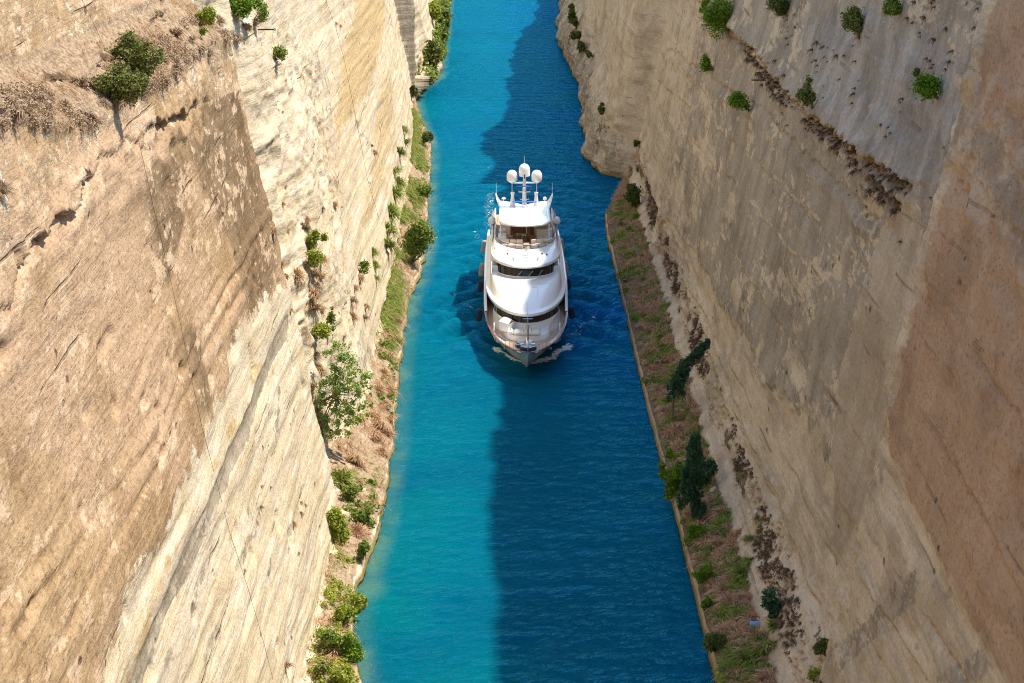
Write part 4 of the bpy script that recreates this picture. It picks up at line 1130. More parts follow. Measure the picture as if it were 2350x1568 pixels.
MB().lathe([(.05, -.3), (.28, -.2), (.33, 0), (.28, .2), (.05, .3)], (.25, 4.9, 2.75), 14, 'x').build('rope_drum', M_OFFW, yacht)
for x in (-2.35, 2.35, -3.2, 3.2):
    s = 4.6 if abs(x) < 3 else 7.6
    MB().tube([(x * .93 - .0, s - .12, 2.2), (x * .93, s - .12, 2.5)], .07, 8).tube([(x * .93, s + .15, 2.2), (x * .93, s + .15, 2.5)], .07, 8).build('bollard', M_CHROME, yacht)
m = MB().lathe([(.02, -.1), (.27, -.05), (.27, .06), (.02, .1)], (-.98, 1.6, 3.3), 18, 's')
m.build('ball_signal', M_NAVY, yacht)
rows = []
for a in np.linspace(-1.25, 1.25, 13):
    x = .86 * math.sin(a) / .95; s = 1.75 - .95 * math.cos(a)
    rows.append([(x, s + .22, 2.86), (x, s, 2.98), (x, s - .05, 3.22), (x * .98, s + .1, 3.30), (x * .9, s + .3, 3.2)])
MB().grid(rows).build('bow_apron', M_NAVY, yacht)
# bow rails
rl = [(s, wg(s) - .08) for s in (.9, 1.5, 2.3, 3.2, 4.2, 5.4)]
m = MB()
path = [(-w, s, zg(s) + .62) for s, w in rl[::-1]] + [(-.7, .3, 3.72), (0, .05, 3.74), (.7, .3, 3.72)] + [(w, s, zg(s) + .62) for s, w in rl]
m.tube(path, .03, 8)
for s, w in rl[::1]:
    for sg in (-1, 1): m.tube([(sg * w, s, zg(s) + .05), (sg * w, s, zg(s) + .62)], .022, 6)
m.build('bow_rail', M_CHROME, yacht)
MB().tube([(0, .1, 3.0), (0, .1, 3.75)], .05, 8).build('jack_staff', M_CHROME, yacht)
m = MB().tube([(0, 3.5, 2.2), (0, 3.6, 4.9)], [.13, .1], 10).tube([(0, 3.6, 4.8), (0, 3.6, 7.2)], [.035, .015], 6).tube([(-.5, 3.6, 5.55), (.5, 3.6, 5.55)], .04, 6)
m.tube([(-.42 * math.cos(a), 3.6, 4.2 + .75 * math.sin(a)) for a in np.linspace(0, math.pi, 9)], .03, 6)
m.build('fore_mast', M_CHROME, yacht)
for x in (-3.35, -2.35, 2.35, 3.35):
    s = {3.35: 7.0, 2.35: 3.5}[abs(x)]
    xx = math.copysign(wg(s) - .12, x)
    MB().box(xx - .06, xx + .10, s - .22, s + .22, 2.42, 2.68, .05).build('fairlead', M_CHROME, yacht)

# ---- fenders hanging along the hull: things of their own
def fender(cx, cy, crop, mat, ln, rr, label, group, zc):
    u = (1720 + cx * .3189) / 1.634; v = ((580 if crop == 1 else 940) + cy * .3189) / 1.634
    X, Y = on_water(u, v, zc)
    sg = -1 if X < BOW[0] else 1
    s = Y - BOW[1]
    X = BOW[0] + sg * (wg(min(s, 50)) + rr + .12)
    e = empty('fender', (X, Y, zc))
    tag(e, label, 'fender', group)
    m = MB().lathe([(.04, -ln / 2), (rr * .7, -ln / 2 + .05), (rr, -ln / 2 + .18), (rr, ln / 2 - .18), (rr * .7, ln / 2 - .05), (.05, ln / 2)], (0, 0, 0), 16)
    b = m.build('body', mat, e, origin=(0, 0, 0)); b.rotation_euler = (0, R(-9 * sg), 0)
    MB().tube([(sg * -.05, 0, ln / 2 - .05), (-sg * (rr + .2), 0, 2.9 - zc)], .02, 5).build('rope', M_DARK, e, origin=(0, 0, 0))
for a in [(285, 1085, 1, M_GREYF, 1.7, .36, 'grey cloth fender hanging by the aft part of the yacht on its sunlit side', 'grey fenders', 1.5),
          (270, 1355, 1, M_GREYF, 1.7, .36, 'sunlit grey fender hanging just aft of the navy ones', 'grey fenders', 1.5),
          (272, 420, 2, M_NAVY, 1.4, .34, 'navy fender hanging below the pilothouse on the sunlit side of the yacht', 'navy fenders', 1.4),
          (290, 760, 2, M_NAVY, 1.4, .34, 'navy fender nearest the bow on the sunlit side of the yacht', 'navy fenders', 1.4),
          (1240, 1065, 1, M_GREYF, 1.7, .36, 'grey cloth fender hanging by the aft part of the yacht on its shaded side', 'grey fenders', 1.5),
          (1278, 1330, 1, M_GREYF, 1.7, .36, 'shaded grey fender hanging just aft of the navy ones', 'grey fenders', 1.5),
          (1285, 390, 2, M_NAVY, 1.4, .34, 'navy fender hanging below the pilothouse on the shaded side of the yacht', 'navy fenders', 1.4),
          (1315, 730, 2, M_NAVY, 1.4, .34, 'navy fender nearest the bow on the shaded side of the yacht', 'navy fenders', 1.4)]:
    fender(*a)
# ------------------------------------------------------------------ plants
def leaf_mat(name, c1, c2, c3, rough=.6, trans=.25):
    t = NT(name)
    g = t.n('ShaderNodeNewGeometry')
    r = g.outputs['Random Per Island']
    n = t.noise(t.coord('Object'), 1.1, 3)
    c = t.mix(t.rng(r, 0, 1, 0, 1, False), c1, c2)
    c = t.mix(t.rng(n, .5, .7), c, c3)
    t.base(c); t.set(Roughness=rough)
    t.b.inputs['Specular IOR Level'].default_value = .25
    if trans:
        tr = t.n('ShaderNodeBsdfTranslucent'); t.L.new(c, tr.inputs[0])
        mx = t.n('ShaderNodeMixShader'); mx.inputs[0].default_value = trans
        t.L.new(t.b.outputs[0], mx.inputs[1]); t.L.new(tr.outputs[0], mx.inputs[2])
        t.L.new(mx.outputs[0], t.N['Material Output'].inputs[0])
    return t.m
L_DARK = leaf_mat('leaf_dark_green', (.055, .085, .018), (.14, .17, .035), (.16, .18, .04))
L_JUN = leaf_mat('leaf_olive_green', (.10, .125, .022), (.20, .21, .04), (.27, .24, .07))
L_BRIGHT = leaf_mat('leaf_bright_green', (.19, .24, .02), (.36, .40, .05), (.44, .45, .06))
L_MID = leaf_mat('leaf_mid_green', (.11, .18, .02), (.23, .29, .045), (.32, .31, .07))
L_FIG = leaf_mat('leaf_fig_green', (.15, .26, .07), (.33, .45, .10), (.60, .60, .10), .55, .35)
L_PINE = leaf_mat('leaf_pine_green', (.07, .16, .006), (.17, .28, .014), (.25, .33, .03))
L_TEAL = leaf_mat('leaf_blue_green', (.022, .07, .034), (.055, .13, .055), (.08, .15, .06))
G_DRY = leaf_mat('dry_grass', (.36, .22, .11), (.56, .38, .21), (.45, .26, .13), .8, .15)
G_PINK = leaf_mat('pinkish_dry_grass', (.38, .215, .115), (.63, .41, .245), (.50, .29, .15), .8, .15)
G_GREY = leaf_mat('grey_dead_scrub', (.28, .19, .115), (.47, .34, .215), (.40, .26, .14), .85, .1)
G_GREEN = leaf_mat('green_grass', (.12, .17, .028), (.31, .36, .06), (.42, .36, .12), .7, .25)
G_DARK = leaf_mat('dark_dead_tuft', (.070, .040, .025), (.19, .115, .07), (.14, .085, .05), .9, .05)
BARK = plain('bark', (.17, .12, .085), .9, 0, .25, 6)

def leaf_arrays(rng, clusters, n, size, up=.35, elong=1.7, shell=.5):
    cl = np.array(clusters, float)
    wgt = cl[:, 3] ** 2; idx = rng.choice(len(cl), n, p=wgt / wgt.sum())
    d = rng.normal(size=(n, 3)); d /= np.linalg.norm(d, axis=1)[:, None]
    rad = shell + (1 - shell) * rng.random(n) ** .6
    rad *= 1 + .36 * rng.normal(size=n).clip(-1, 2.0)
    p = cl[idx, :3] + d * (cl[idx, 3] * rad)[:, None] * (cl[idx, 4:7] if cl.shape[1] > 4 else 1)
    nr = d + rng.normal(size=(n, 3)) * .75 + np.array([0, 0, up])
    nr /= np.linalg.norm(nr, axis=1)[:, None]
    a = np.cross(nr, rng.normal(size=(n, 3))); a /= np.linalg.norm(a, axis=1)[:, None] + 1e-9
    b = np.cross(nr, a)
    s = size * rng.uniform(.55, 1.45, n)[:, None]
    V = np.stack([p - a * s * elong * .5, p - b * s * .5 + nr * s * .12, p + a * s * elong * .5, p + b * s * .5 + nr * s * .12], 1)
    F = np.arange(n * 4).reshape(n, 4)
    return V.reshape(-1, 3), F
def tuft_arrays(rng, n=70, droop=.75, spread=.9, width=.035, base=.10, lean=(0, 0)):
    """arching grass blades, about one metre long"""
    ang = rng.uniform(0, 2 * np.pi, n); el = np.arccos(rng.uniform(math.cos(spread), 1, n))
    L = rng.uniform(.45, 1.1, n)
    d = np.stack([np.sin(el) * np.cos(ang) + lean[0], np.sin(el) * np.sin(ang) + lean[1], np.cos(el)], 1)
    d /= np.linalg.norm(d, axis=1)[:, None]
    b0 = np.stack([np.cos(ang), np.sin(ang), np.zeros(n)], 1) * (base * rng.random(n) ** .5)[:, None]
    side = np.stack([-np.sin(ang + rng.normal(size=n) * .5), np.cos(ang), np.zeros(n)], 1)
    side /= np.linalg.norm(side, axis=1)[:, None]
    V = []
    for k, t in enumerate((0, .33, .68, 1.0)):
        p = b0 + d * (L * t)[:, None]
        p[:, 2] -= droop * L * t ** 2.2 * (.5 + .7 * np.sin(el))
        w = width * (1 - .85 * t) * rng.uniform(.7, 1.3, n)
        V += [p - side * w[:, None] * .5, p + side * w[:, None] * .5]
    V = np.stack(V, 1)                                   # n, 8, 3
    b = np.arange(n)[:, None] * 8
    F = np.concatenate([b + np.array([[0, 1, 3, 2]]), b + np.array([[2, 3, 5, 4]]), b + np.array([[4, 5, 7, 6]])], 0)
    return V.reshape(-1, 3), F

def px_place(u, v, side=None):
    p = hit(u, v, side)
    return p, px_per_m(p)

def branch_mesh(rng, base, targets, r0):
    m = MB()
    for tgt in targets:
        mid = (Vector(base) * .5 + Vector(tgt) * .5) + Vector(rng.normal(size=3) * .08 * (Vector(tgt) - Vector(base)).length)
        m.tube([base, mid, tgt], [r0, r0 * .65, r0 * .2], 6)
    return m
def bush(name, cat, label, u, v, wpx, hpx, mat, seed, leaf=.13, n=None, lobes=9, group=None, out=.35, side=None, up=.35, shell=.5, cl_r=.27, sparse=1.0, anchor=(0, .38)):
    """a plant on the rock; u, v is its middle in the photograph, wpx x hpx its size there"""
    rng = np.random.default_rng(seed)
    p, sc = px_place(u + anchor[0] * wpx, v + anchor[1] * hpx, side)
    W = 1.12 * wpx / sc; Hh = 1.12 * hpx / sc
    sd = -1 if p.x < 0 else 1
    c = Vector((-sd * out * min(W, Hh), -.15 * W, .38 * Hh))
    rr = cl_r * min(W, Hh)
    cl = []
    for i in range(int(lobes * .8)):
        q = rng.normal(size=3) * .30
        for k in range(4):
            q = q + rng.normal(size=3) * np.array([.26, .22, .26])
            L_ = np.linalg.norm(q)
            if L_ > 1.05: q = q / L_ * 1.05
            cl.append((c.x + q[0] * (W / 2 - rr * .5), c.y + q[1] * W / 2 * .7, c.z + q[2] * (Hh / 2 - rr * .5), rr * rng.uniform(.30, 1.15) * (1.15 - .45 * L_)))
    if n is None: n = int(min(9000, max(500, 260 * W * Hh / leaf ** 2 * .045 * 1.0)))
    V, F = leaf_arrays(rng, cl, int(n * sparse), leaf, up, 1.7, shell)
    e = empty(name, p)
    tag(e, label, cat, group)
    link('crown', mesh_np('crown', V, F, False), mat, e)
    if rng.random() < .75:
        V, F = tuft_arrays(rng, 90, .8, 1.3, .06, .3); link('dry_skirt', mesh_np('dry_skirt', V * min(W, 1.6) * .55, F, False), G_DRY if sd < 0 else G_PINK, e)
    branch_mesh(rng, (sd * .15, 0, -.1), [k[:3] for k in cl[:6]], max(.02, .03 * W)).build('trunk', BARK, e, origin=(0, 0, 0))
    return e

# ---- tufts shared as meshes
TUFT = []
for k in range(5):
    V, F = tuft_arrays(np.random.default_rng(700 + k), 300, .78, .95, .075, .26)
    TUFT.append((V, F))
TUFT_ME = {}
def tuft(u, v, wpx, mat, label, group, k=0, name='grass_tuft', cat='grass tuft', side=None, zs=1.0):
    p, sc = px_place(u, v, side)
    key = (mat.name, k % 5)
    if key not in TUFT_ME:
        me = mesh_np('grass_tuft', *TUFT[k % 5], False); me.materials.append(mat); TUFT_ME[key] = me
    o = bpy.data.objects.new(name, TUFT_ME[key]); COL.objects.link(o)
    sd = -1 if p.x < 0 else 1
    r = wpx / sc / 1.3
    o.location = p; o.scale = (r, r, r * zs)
    o.rotation_euler = (R(12) * math.sin(k * 2.1), -sd * R(32), k * 1.3)
    tag(o, label, cat, group)
    return o
def D_vec(side, Y, Z):
    yg, D, z = (YG, DL, ZL) if side < 0 else (YGR, DR, ZR)
    i = np.clip(np.searchsorted(yg, Y) - 1, 0, len(yg) - 2); f = np.clip((Y - yg[i]) / (yg[i + 1] - yg[i]), 0, 1)
    zr = z[0] if False else ZG
    j = np.clip(np.searchsorted(zr, Z) - 1, 0, len(zr) - 2); g = np.clip((Z - zr[j]) / (zr[j + 1] - zr[j]), 0, 1)
    return (D[i, j] * (1 - g) + D[i, j + 1] * g) * (1 - f) + (D[i + 1, j] * (1 - g) + D[i + 1, j + 1] * g) * f
def cover(name, label, side, Y, Z, size, mat, seed, nb=14, tilt=.5, droop=.8, width=.05, cat='grass', spread=1.0):
    """a mass of grass nobody could count: one mesh, rooted on the rock at the given places"""
    rng = np.random.default_rng(seed)
    X = side * D_vec(side, Y, Z)
    base = [tuft_arrays(np.random.default_rng(seed * 13 + k), nb, droop, spread, width, .18, (-side * tilt, -.12)) for k in range(9)]
    Vs, Fs = [], []; off = 0
    kk = rng.integers(0, 9, len(Y)); rot = rng.uniform(-.7, .7, len(Y)); sz = size * rng.uniform(.4, 1.0, len(Y)) * rng.uniform(.8, 1.6, len(Y))
    for x, y, z, k, a, s in zip(X, Y, Z, kk, rot, sz):
        V, F = base[k]
        ca, sa = math.cos(a), math.sin(a)
        W = np.empty_like(V)
        W[:, 0] = (V[:, 0] * ca - V[:, 1] * sa) * s + x; W[:, 1] = (V[:, 0] * sa + V[:, 1] * ca) * s + y; W[:, 2] = V[:, 2] * s + z - .03
        Vs.append(W); Fs.append(F + off); off += len(V)
    o = link(name, mesh_np(name, np.concatenate(Vs), np.concatenate(Fs), False), mat)
    tag(o, label, cat, None, 'stuff')
    return o

rg = np.random.default_rng(77)
def leaf_cover(name, label, side, Y, Z, r, mat, seed, leaf=.14, per=45, cat='scrub'):
    rng = np.random.default_rng(seed); X = side * D_vec(side, Y, Z)
    cl = np.stack([X - side * r * .2, Y, Z + r * .25, r * rng.uniform(.4, 1.3, len(Y))], 1)
    V, F = leaf_arrays(rng, cl, per * len(Y), leaf, .6, 1.7, .3)
    o = link(name, mesh_np(name, V, F, False), mat); tag(o, label, cat, None, 'stuff'); return o
def scatter(n, y0, y1, z0, z1, dens):
    Y = rg.uniform(y0, y1, n); Z = rg.uniform(z0, z1, n)
    k = rg.random(n) < dens(Y, Z)
    return Y[k], Z[k]
# right bank
clump = lambda Y, Z, s, a=.35, b=.35: fbm(Y * a, Z * b * 3, 3, s)
Y, Z = scatter(7000, 112, 318, 1.32, 2.4, lambda Y, Z: sstep(-.5, .1, clump(Y, Z, 501)) * np.interp(Y, [112, 230, 318], [1, .75, .5]))
cover('dry_grass', 'mass of pinkish brown dry grass covering the shaded bank above the water', 1, Y, Z, 1.0, G_PINK, 31, 24, .4, .72, .085, spread=.85)
Y, Z = scatter(5200, 112, 300, 1.3, 2.35, lambda Y, Z: sstep(-.02, .22, clump(Y, Z, 502)) * np.interp(Y, [112, 200, 260, 318], [1, .85, .35, .2]))
cover('green_grass', 'patches of long green grass among the dry grass on the shaded bank', 1, Y, Z, 1.15, G_GREEN, 32, 26, .4, .72, .085, spread=.8)
Y, Z = scatter(5200, 112, 318, 3.5, 5.9, lambda Y, Z: sstep(.05, .22, clump(Y, Z, 503, .12, .16)))
cover('ledge_scrub', 'dark brown dead scrub along the broken ledge above the dirt track', 1, Y, Z, .5, G_DARK, 33, 30, .35, 1.0, .09, spread=.9)
Y, Z = scatter(1600, 125, 318, 3.4, 5.8, lambda Y, Z: sstep(-.05, .2, clump(Y, Z, 540, .12, .16)))
cover('ledge_dry_grass', 'tawny dry grass matted along the broken ledge above the dirt track', 1, Y, Z, .6, G_PINK, 41, 18, .4, .8, .07)
Y, Z = scatter(900, 140, 318, 3.5, 6.6, lambda Y, Z: sstep(.12, .4, clump(Y, Z, 504, .25, .2)))
cover('ledge_grass', 'green and tawny grass along the broken ledge above the dirt track', 1, Y, Z, .6, G_GREEN, 34, 14, .4)
Y, Z = scatter(900, 112, 300, 1.1, 2.2, lambda Y, Z: sstep(.12, .35, clump(Y, Z, 520, .3, .3)))
leaf_cover('low_scrub', 'low dark green scrub scattered through the grass of the shaded bank', 1, Y, Z, .45, L_PINE, 45, .13, 60)
# dead tufts hanging in the shaded grooves of the right wall
ys, zs = [], []
for ln, sp, n in ((R_G1, .85, 620), (R_G2, .7, 520)):
    t = rg.random(n) * (len(ln) - 1); i = t.astype(int).clip(0, len(ln) - 2); f = (t - i)[:, None]
    q = ln[i] * (1 - f) + ln[i + 1] * f
    dz_ = -rg.random(n) ** 1.2 * sp * 1.7 + .1
    keep = fbm(q[:, 0] * .3, dz_ * .5 + sp, 4, 505) > -.14
    ys.append(q[keep, 0]); zs.append((q[:, 1] + dz_)[keep])
ys = np.concatenate(ys); zs = np.concatenate(zs); k = (ys > 132) & (ys < 230)
cover('hanging_scrub', 'dark brown dead plants hanging along the grooves of the shaded wall', 1, ys[k], zs[k], .6, G_DARK, 35, 34, .3, 1.3, .09, spread=.8)
Y, Z = scatter(900, 133, 215, 30, 47, lambda Y, Z: sstep(.08, .3, fbm(Y * .12, Z * .3, 3, 506)) * .5)
cover('hanging_scrub', 'dark brown dead plants dotted over the upper shaded wall', 1, Y, Z, .55, G_DARK, 36, 40, .3, 1.2, .1, spread=.8)
# left ledge, gully and bank
Y = rg.uniform(80, 172, 5200); zl_ = np.interp(Y, A_LIP[:, 0], A_LIP[:, 1]); wl_ = rg.uniform(-.9, 3.0, len(Y))
k = rg.random(len(Y)) < sstep(-.2, .2, fbm(Y * .15, wl_ * .6, 3, 507)) * sstep(-.9, .3, wl_) * sstep(3.0, 2.0, wl_)
cover('ledge_grass', 'orange brown dry grass covering the ledge high on the sunlit wall', -1, Y[k], (zl_ + wl_)[k], .42, G_DRY, 37, 20, .4, .9, .06)
Y = rg.uniform(80, 172, 900); wl_ = rg.uniform(-.5, 1.5, len(Y)); zl_ = np.interp(Y, A_LIP[:, 0], A_LIP[:, 1]); k = rg.random(len(Y)) < sstep(-.05, .3, fbm(Y * .2, wl_ * .5, 3, 527)) * .8
leaf_cover('dead_scrub', 'grey brown mounds of dead scrub along the lip of the high ledge', -1, Y[k], (zl_ + wl_)[k], .38, G_GREY, 49, .07, 90)
Y, Z = scatter(3800, 128, 400, .9, 3.4, lambda Y, Z: (Z < ip(Y, ZB_L) + .2) * sstep(-.15, .2, clump(Y, Z, 508, .3, .3)) * np.interp(Y, [128, 200, 230, 400], [.9, .9, .6, .5]))
cover('dry_grass', 'pinkish brown dry grass hanging over the sunlit bank by the water', -1, Y, Z, 1.0, G_PINK, 38, 16, .5)
Y, Z = scatter(3400, 222, 372, 1.2, 3.9, lambda Y, Z: (Z < ip(Y, ZB_L) + .6) * sstep(.42, .75, Z / ip(Y, ZB_L)) * sstep(-.35, .05, clump(Y, Z, 509, .12, .2)))
cover('green_grass', 'strip of long green grass at the foot of the far sunlit wall', -1, Y, Z, 1.25, G_GREEN, 39, 20, .45, .9, .07)
Y, Z = scatter(1500, 128, 222, .9, 2.4, lambda Y, Z: (Z < ip(Y, ZB_L)) * sstep(.1, .35, clump(Y, Z, 510, .25, .3)))
cover('green_grass', 'small green grass patches on the sunlit bank near the bend in the water edge', -1, Y, Z, .6, G_GREEN, 40, 16, .45)

Y, Z = scatter(1500, 122, 163, .9, 2.2, lambda Y, Z: (Z < ip(Y, ZB_L)) * sstep(-.2, .2, clump(Y, Z, 521, .2, .25)) * np.interp(Y, [122, 152, 163], [.45, .4, .2]))
leaf_cover('low_scrub', 'ragged low green scrub covering the near sunlit bank', -1, Y, Z, .40, L_BRIGHT, 46, .11, 40)
Y, Z = scatter(500, 165, 370, .9, 3.4, lambda Y, Z: (Z < ip(Y, ZB_L) + .3) * sstep(.1, .35, clump(Y, Z, 522, .15, .25)))
leaf_cover('low_scrub', 'low green scrub dotted along the sunlit bank', -1, Y, Z, .45, L_MID, 47, .16, 50)
Y, Z = scatter(900, 404, 560, 1.2, 6.5, lambda Y, Z: sstep(-.3, .1, clump(Y, Z, 523, .06, .1)))
leaf_cover('low_scrub', 'tangled green scrub on the far sunlit bank at the top of the picture', -1, Y, Z, .8, L_MID, 48, .38, 30)
# ---- named plants of the sunlit side
B = bush
B('juniper_bush', 'bush', 'big sprawling dark olive bush on the ledge high on the sunlit wall', 300, 125, 125, 95, L_JUN, 1, .10, 7500, 15, out=.15, cl_r=.2)
B('juniper_bush', 'bush', 'olive bush with a twisted bare stem hanging just below the big sprawling one', 262, 190, 125, 100, L_JUN, 2, .10, 7000, 15, out=.15, cl_r=.2)
B('pine_bush', 'bush', 'bright green feathery bush above the ledge of the sunlit wall', 461, 38, 48, 52, L_BRIGHT, 3, .10, 2600, 7, out=.3)
B('pine_bush', 'bush', 'tiny bright green sprig right under the feathery bush on the ledge', 461, 77, 20, 34, L_BRIGHT, 4, .08, 700, 4, out=.3)
B('pine_bush', 'bush', 'green bush at the top of the ledge where the near sunlit block ends', 545, 15, 75, 60, L_PINE, 5, .11, 4200, 9, out=.3)
B('pine_bush', 'bush', 'thin yellow green bush hanging over the corner of the near sunlit block', 583, 25, 36, 60, L_MID, 6, .10, 1500, 6, out=.4, sparse=.7)
B('scrub_bush', 'bush', 'low olive bush on the dry slope behind the corner of the near sunlit block', 632, 122, 40, 34, L_MID, 7, .13, 900, 5)
B('wall_bush', 'bush', 'bright green bush with dry tufts round it in the gully of the sunlit wall', 712, 552, 44, 56, L_BRIGHT, 8, .12, 1900, 6)
B('wall_bush', 'bush', 'yellow green bush directly beneath the bright one in the gully', 703, 590, 46, 46, L_BRIGHT, 9, .12, 1600, 6)
B('wall_bush', 'bush', 'yellow green bush under a brown tuft in the gully, above the fig tree', 722, 752, 50, 50, L_BRIGHT, 10, .12, 1700, 6)
B('wall_bush', 'bush', 'thin green bush beside the yellow green one, above the fig tree', 748, 728, 30, 60, L_MID, 11, .12, 900, 6, sparse=.8)
B('scrub_bush', 'bush', 'small olive bush on top of a long dry tuft at the sunlit wall foot', 826, 615, 36, 28, L_MID, 12, .13, 700, 5)
B('shore_bush', 'bush', 'big green bush with bare twigs reaching over the water', 945, 560, 62, 120, L_MID, 13, .22, 3800, 12, out=.25, cl_r=.34)
B('shore_bush', 'bush', 'small green bush on the bank just beyond the twiggy one', 962, 440, 38, 40, L_MID, 14, .22, 700, 5)
B('shore_bush', 'bush', 'dark green bush in the rock corner by the far cove', 943, 212, 20, 30, L_DARK, 15, .3, 600, 5)
B('shore_bush', 'bush', 'dark bush beside the rock that juts into the water beyond the grass strip', 968, 318, 30, 36, L_DARK, 16, .3, 700, 5)
B('shore_bush', 'bush', 'bright yellow green bush at the top edge of the picture above the far bank', 992, 22, 48, 56, L_BRIGHT, 17, .4, 1900, 7, out=.2)
B('shore_bush', 'bush', 'green bush right below the bright yellow one on the far bank', 1003, 70, 44, 50, L_MID, 18, .4, 1500, 7, out=.2)
B('shore_bush', 'bush', 'dark green bush at the water side of the far bank', 1018, 60, 22, 110, L_DARK, 19, .4, 1500, 8, out=.2)
B('shore_bush', 'bush', 'mixed dry and green bush nearest the cove on the far bank', 988, 125, 42, 60, L_JUN, 20, .35, 1500, 7, out=.2)
B('moss_bush', 'bush', 'mossy bright green plant hanging in the corner behind the near sunlit block', 768, 1205, 46, 90, L_BRIGHT, 21, .13, 4200, 9, out=.15, cl_r=.4)
B('bank_bush', 'bush', 'low green bush on the white bank, above a round dry tuft', 815, 1190, 50, 50, L_MID, 22, .13, 2000, 7)
B('bank_bush', 'bush', 'green bush on the white rock corner at the bend of the water edge', 822, 1262, 32, 60, L_MID, 23, .12, 1600, 6)
B('bank_bush', 'bush', 'green bush under the white rock corner, leaning over the water', 808, 1375, 40, 60, L_BRIGHT, 24, .12, 1900, 7)
B('bank_bush', 'bush', 'yellow green bush in the middle of the low bank', 778, 1408, 50, 50, L_BRIGHT, 25, .12, 2100, 7)
B('bank_bush', 'bush', 'dull green bush against the wall foot near the bottom of the picture', 737, 1468, 58, 60, L_MID, 26, .12, 2400, 8)
B('bank_bush', 'bush', 'vivid green round bush by the ochre bank near the bottom of the picture', 787, 1482, 54, 66, L_PINE, 27, .11, 3000, 8)
B('bank_bush', 'bush', 'green bush at the very bottom of the sunlit bank', 772, 1548, 56, 50, L_BRIGHT, 28, .11, 2300, 7)
B('bank_bush', 'bush', 'small dull bush beside the wall at the very bottom of the sunlit bank', 722, 1535, 34, 40, L_JUN, 29, .11, 1100, 5)
B('bank_bush', 'bush', 'leafy green bush on the thin strip between the mossy plant and the wall', 800, 1130, 60, 34, L_MID, 60, .12, 1800, 7)

# the fig-like tree leaning out from the sunlit wall
def fig_tree():
    rng = np.random.default_rng(41)
    p, sc = px_place(722, 925, -1)
    e = empty('fig_tree', p); tag(e, 'open-crowned green tree growing out of the sunlit wall beside the water', 'tree')
    def w(u, v, out):                           # a point of the tree, 'out' metres from the wall
        r = ray(u, v); t = (p.y - out * .3) / r[1]
        return Vector((r[0] * t, r[1] * t, CAMH + r[2] * t)) - p
    pts = [(785, 830, 32), (760, 840, 24), (812, 870, 26), (830, 905, 22), (790, 890, 36), (760, 895, 26), (750, 925, 28), (785, 940, 34), (815, 945, 26), (830, 880, 18), (742, 955, 22), (765, 970, 24), (738, 985, 16), (800, 970, 22), (840, 868, 14), (775, 815, 22), (800, 822, 16), (735, 1005, 10)]
    cl = []
    for u, v, r in pts:
        q = w(u, v, 2.0 + rng.uniform(-.8, .8))
        for _ in range(8):
            cl.append((q.x + rng.normal() * r / sc * .75, q.y + rng.normal() * .7, q.z + rng.normal() * r / sc * .7, r / sc * rng.uniform(.2, .5)))
    V, F = leaf_arrays(rng, cl, 7000, .14, .7, 1.3, .1)
    link('crown', mesh_np('crown', V, F, False), L_FIG, e)
    m = MB(); k = w(768, 905, 2)
    m.tube([(-.2, 0, 0), (k.x * .5, k.y * .4, k.z * .3), tuple(k)], [.16, .12, .08], 8)
    for u, v, r in pts[::1]:
        q = w(u, v, 2); mid = k * .5 + q * .5 + Vector(rng.normal(size=3) * .15)
        m.tube([tuple(k), tuple(mid), tuple(q)], [.07, .04, .012], 6)
    m.build('trunk', BARK, e, origin=(0, 0, 0))
fig_tree()
# bare twigs at the shore bush
p, sc = px_place(955, 575, -1)
rng = np.random.default_rng(43); m = MB()
for k in range(26):
    d = Vector((rng.uniform(.6, 2.6), rng.normal() * 1.4, rng.uniform(-.6, 2.4))); 
    m.tube([(0, 0, 0), tuple(d * .5 + Vector(rng.normal(size=3) * .15)), tuple(d)], [.03, .022, .008], 5)
tw = empty('dead_branches', p); tag(tw, 'bundle of bare grey twigs stretching from the shore bush over the water', 'dead branch')
m.build('twigs', plain('grey_twig', (.42, .36, .29), .9, 0, .2, 4), tw, origin=(0, 0, 0))

# ---- tufts of the sunlit side
GD = 'dry brown tuft rooted in the gully of the sunlit wall'
for i, (u, v, s) in enumerate([(625, 532, 32), (698, 522, 36), (660, 532, 22), (646, 609, 22), (679, 634, 44), (655, 634, 20), (717, 632, 42), (734, 640, 40), (737, 598, 34), (726, 658, 30), (715, 674, 46), (715, 712, 52), (739, 715, 28), (723, 822, 36), (731, 848, 36), (666, 713, 18), (711, 888, 30), (725, 948, 34), (728, 970, 30), (703, 505, 24)]):
    tuft(u, v, s, (G_DRY, G_GREY)[i % 4 == 1], GD, 'dry tufts in the gully of the sunlit wall', i)
for i, (u, v, s) in enumerate([(824, 640, 34), (807, 690, 32), (803, 712, 34), (813, 665, 28), (808, 730, 30), (838, 705, 26), (835, 730, 24), (788, 775, 18), (854, 581, 30), (858, 610, 30), (862, 640, 26)]):
    tuft(u, v, s, (G_DRY, G_GREEN)[i > 7], 'tawny tuft in the column of tufts down the far sunlit wall foot', 'tufts down the far sunlit wall foot', i)
for i, (u, v, s) in enumerate([(767, 470, 22), (740, 478, 14), (783, 478, 14), (780, 62, 14), (770, 55, 12), (858, 352, 24), (598, 1165, 16), (600, 1118, 14), (672, 1205, 22), (690, 1180, 16), (560, 1310, 14), (655, 1530, 34), (590, 1200, 10), (620, 1120, 12), (700, 1160, 12), (685, 1270, 12), (852, 335, 12), (655, 430, 14), (648, 470, 16)]):
    tuft(u, v, s, G_DRY if i % 3 else G_GREY, 'lone small dead tuft on the bare sunlit wall', 'lone tufts on the bare sunlit wall', i)
